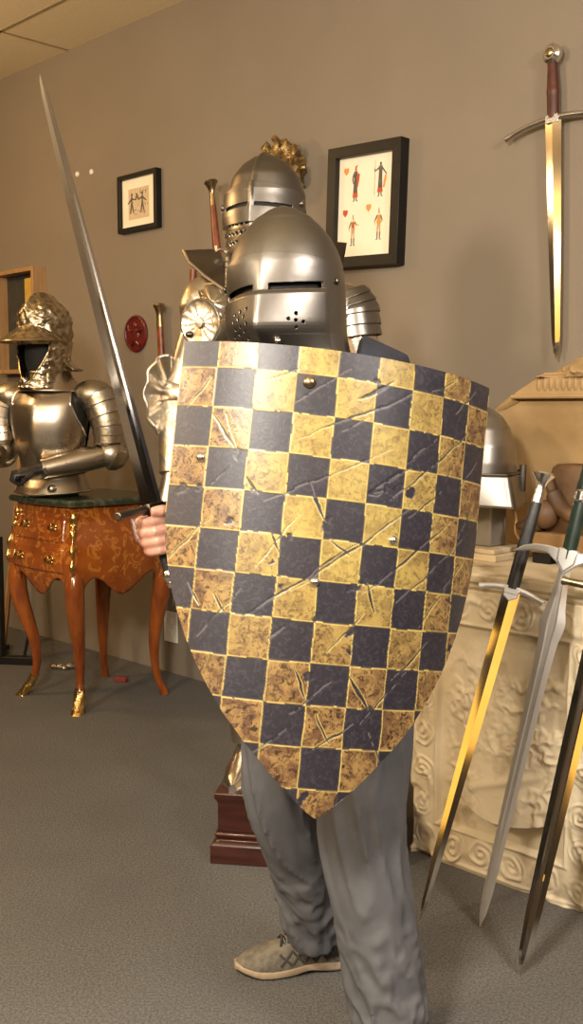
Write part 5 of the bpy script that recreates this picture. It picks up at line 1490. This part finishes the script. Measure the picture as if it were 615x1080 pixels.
# ------------------------------------------------------------------ three swords leaning on the block
def lean(g_px, depth_q, tip_px):
    r = ray(*g_px); g0 = WP(g_px[0], g_px[1], depth_q); t0 = F(*tip_px) + V((0, 0, .004)); return g0, t0
g0, t0 = lean((540.5, 621), .86, (442.5, 973))
e = empty('leaning_sword', (0, 0, 0), 'slim sword with black grip and flared pommel leaning on the block, leftmost of three', 'sword', 'x', M=place(g0, t0, V((1, -.25, -.02)))) if False else empty('leaning_sword', (0, 0, 0), 'slim sword with black grip and flared pommel leaning on the block, leftmost of three', 'sword', 0, 'swords leaning on the carved block', place(g0, t0, V((-1, .35, .05))))
L = (t0 - g0).length
flatblade(L, [(0, .046), (.4, .037), (.8, .026), (.95, .014), (1, .001)], .013, M['blade'], e)
guard(.085, .016, .0085, .0075, M['satin'], e)
mb = MB(); mb.prism([(-.022, -.006), (.022, -.006), (.018, .022), (0, .034), (-.018, .022)], -.008, .008); mb.build('rain_guard', M['satin'], e, bevel=.002)
gl = .235
grip(gl, .0145, .012, M['black'], e, True)
fishtail(-gl, .075, .013, .028, M['steel_bright'], e)

g0, t0 = lean((598.5, 590), .875, (506, 979))
e = empty('leaning_sword', (0, 0, 0), 'broad silver sword with green grip and winged guard leaning on the block, middle of three', 'sword', 0, 'swords leaning on the carved block', place(g0, t0, V((-1, .60, .05))))
L = (t0 - g0).length
blade(L, [(0, .030), (.06, .032), (.13, .048), (.165, .066), (.18, .066), (.22, .050), (.32, .042), (.6, .034), (.9, .026), (.965, .018), (1, .002)], .010, .6, M['blade_soft'], e, n=70)
wg = [(0, -.016), (.02, -.022), (.05, -.024), (.085, -.021), (.115, -.010), (.140, .012), (.113, .004), (.085, -.004), (.05, -.004), (.026, .012), (0, .040)]
out = wg + [(-x, z) for x, z in wg[::-1][1:-1]]
mb = MB(); mb.prism(out, -.008, .008); gd = mb.build('winged_guard', M['satin'], e, bevel=.003)
mb = MB(); mb.prism([(-.025, -.026), (.025, -.026), (.023, .008), (0, .034), (-.023, .008)], -.013, .013); mb.build('guard_shield', M['satin'], gd, bevel=.004)
grip(.36, .0155, .012, M['grip_green'], e, True)
mb = MB(); mb.lathe([(.016, -.175), (.0205, -.170), (.0205, -.150), (.016, -.145)], 24); mb.build('grip_collar', M['steel_bright'], e)
fishtail(-.36, .08, .013, .026, M['steel_bright'], e)

g0, t0 = lean((641, 622), .89, (548, 1029))
e = empty('leaning_sword', (0, 0, 0), 'wide dark golden fullered blade leaning at the right edge of the photo, rightmost of three', 'sword', 0, 'swords leaning on the carved block', place(g0, t0, V((-1, .52, .05))))
L = (t0 - g0).length
blade(L, [(0, .054), (.5, .046), (.85, .036), (.95, .026), (1, .002)], .014, 1.0, M['blade'], e, n=60)
guard(.11, .0, .010, .009, M['brass_old'], e)
grip(.25, .016, .013, M['black'], e, True)
disc_pommel((0, 0, -.28), .028, .03, M['brass_old'], e)
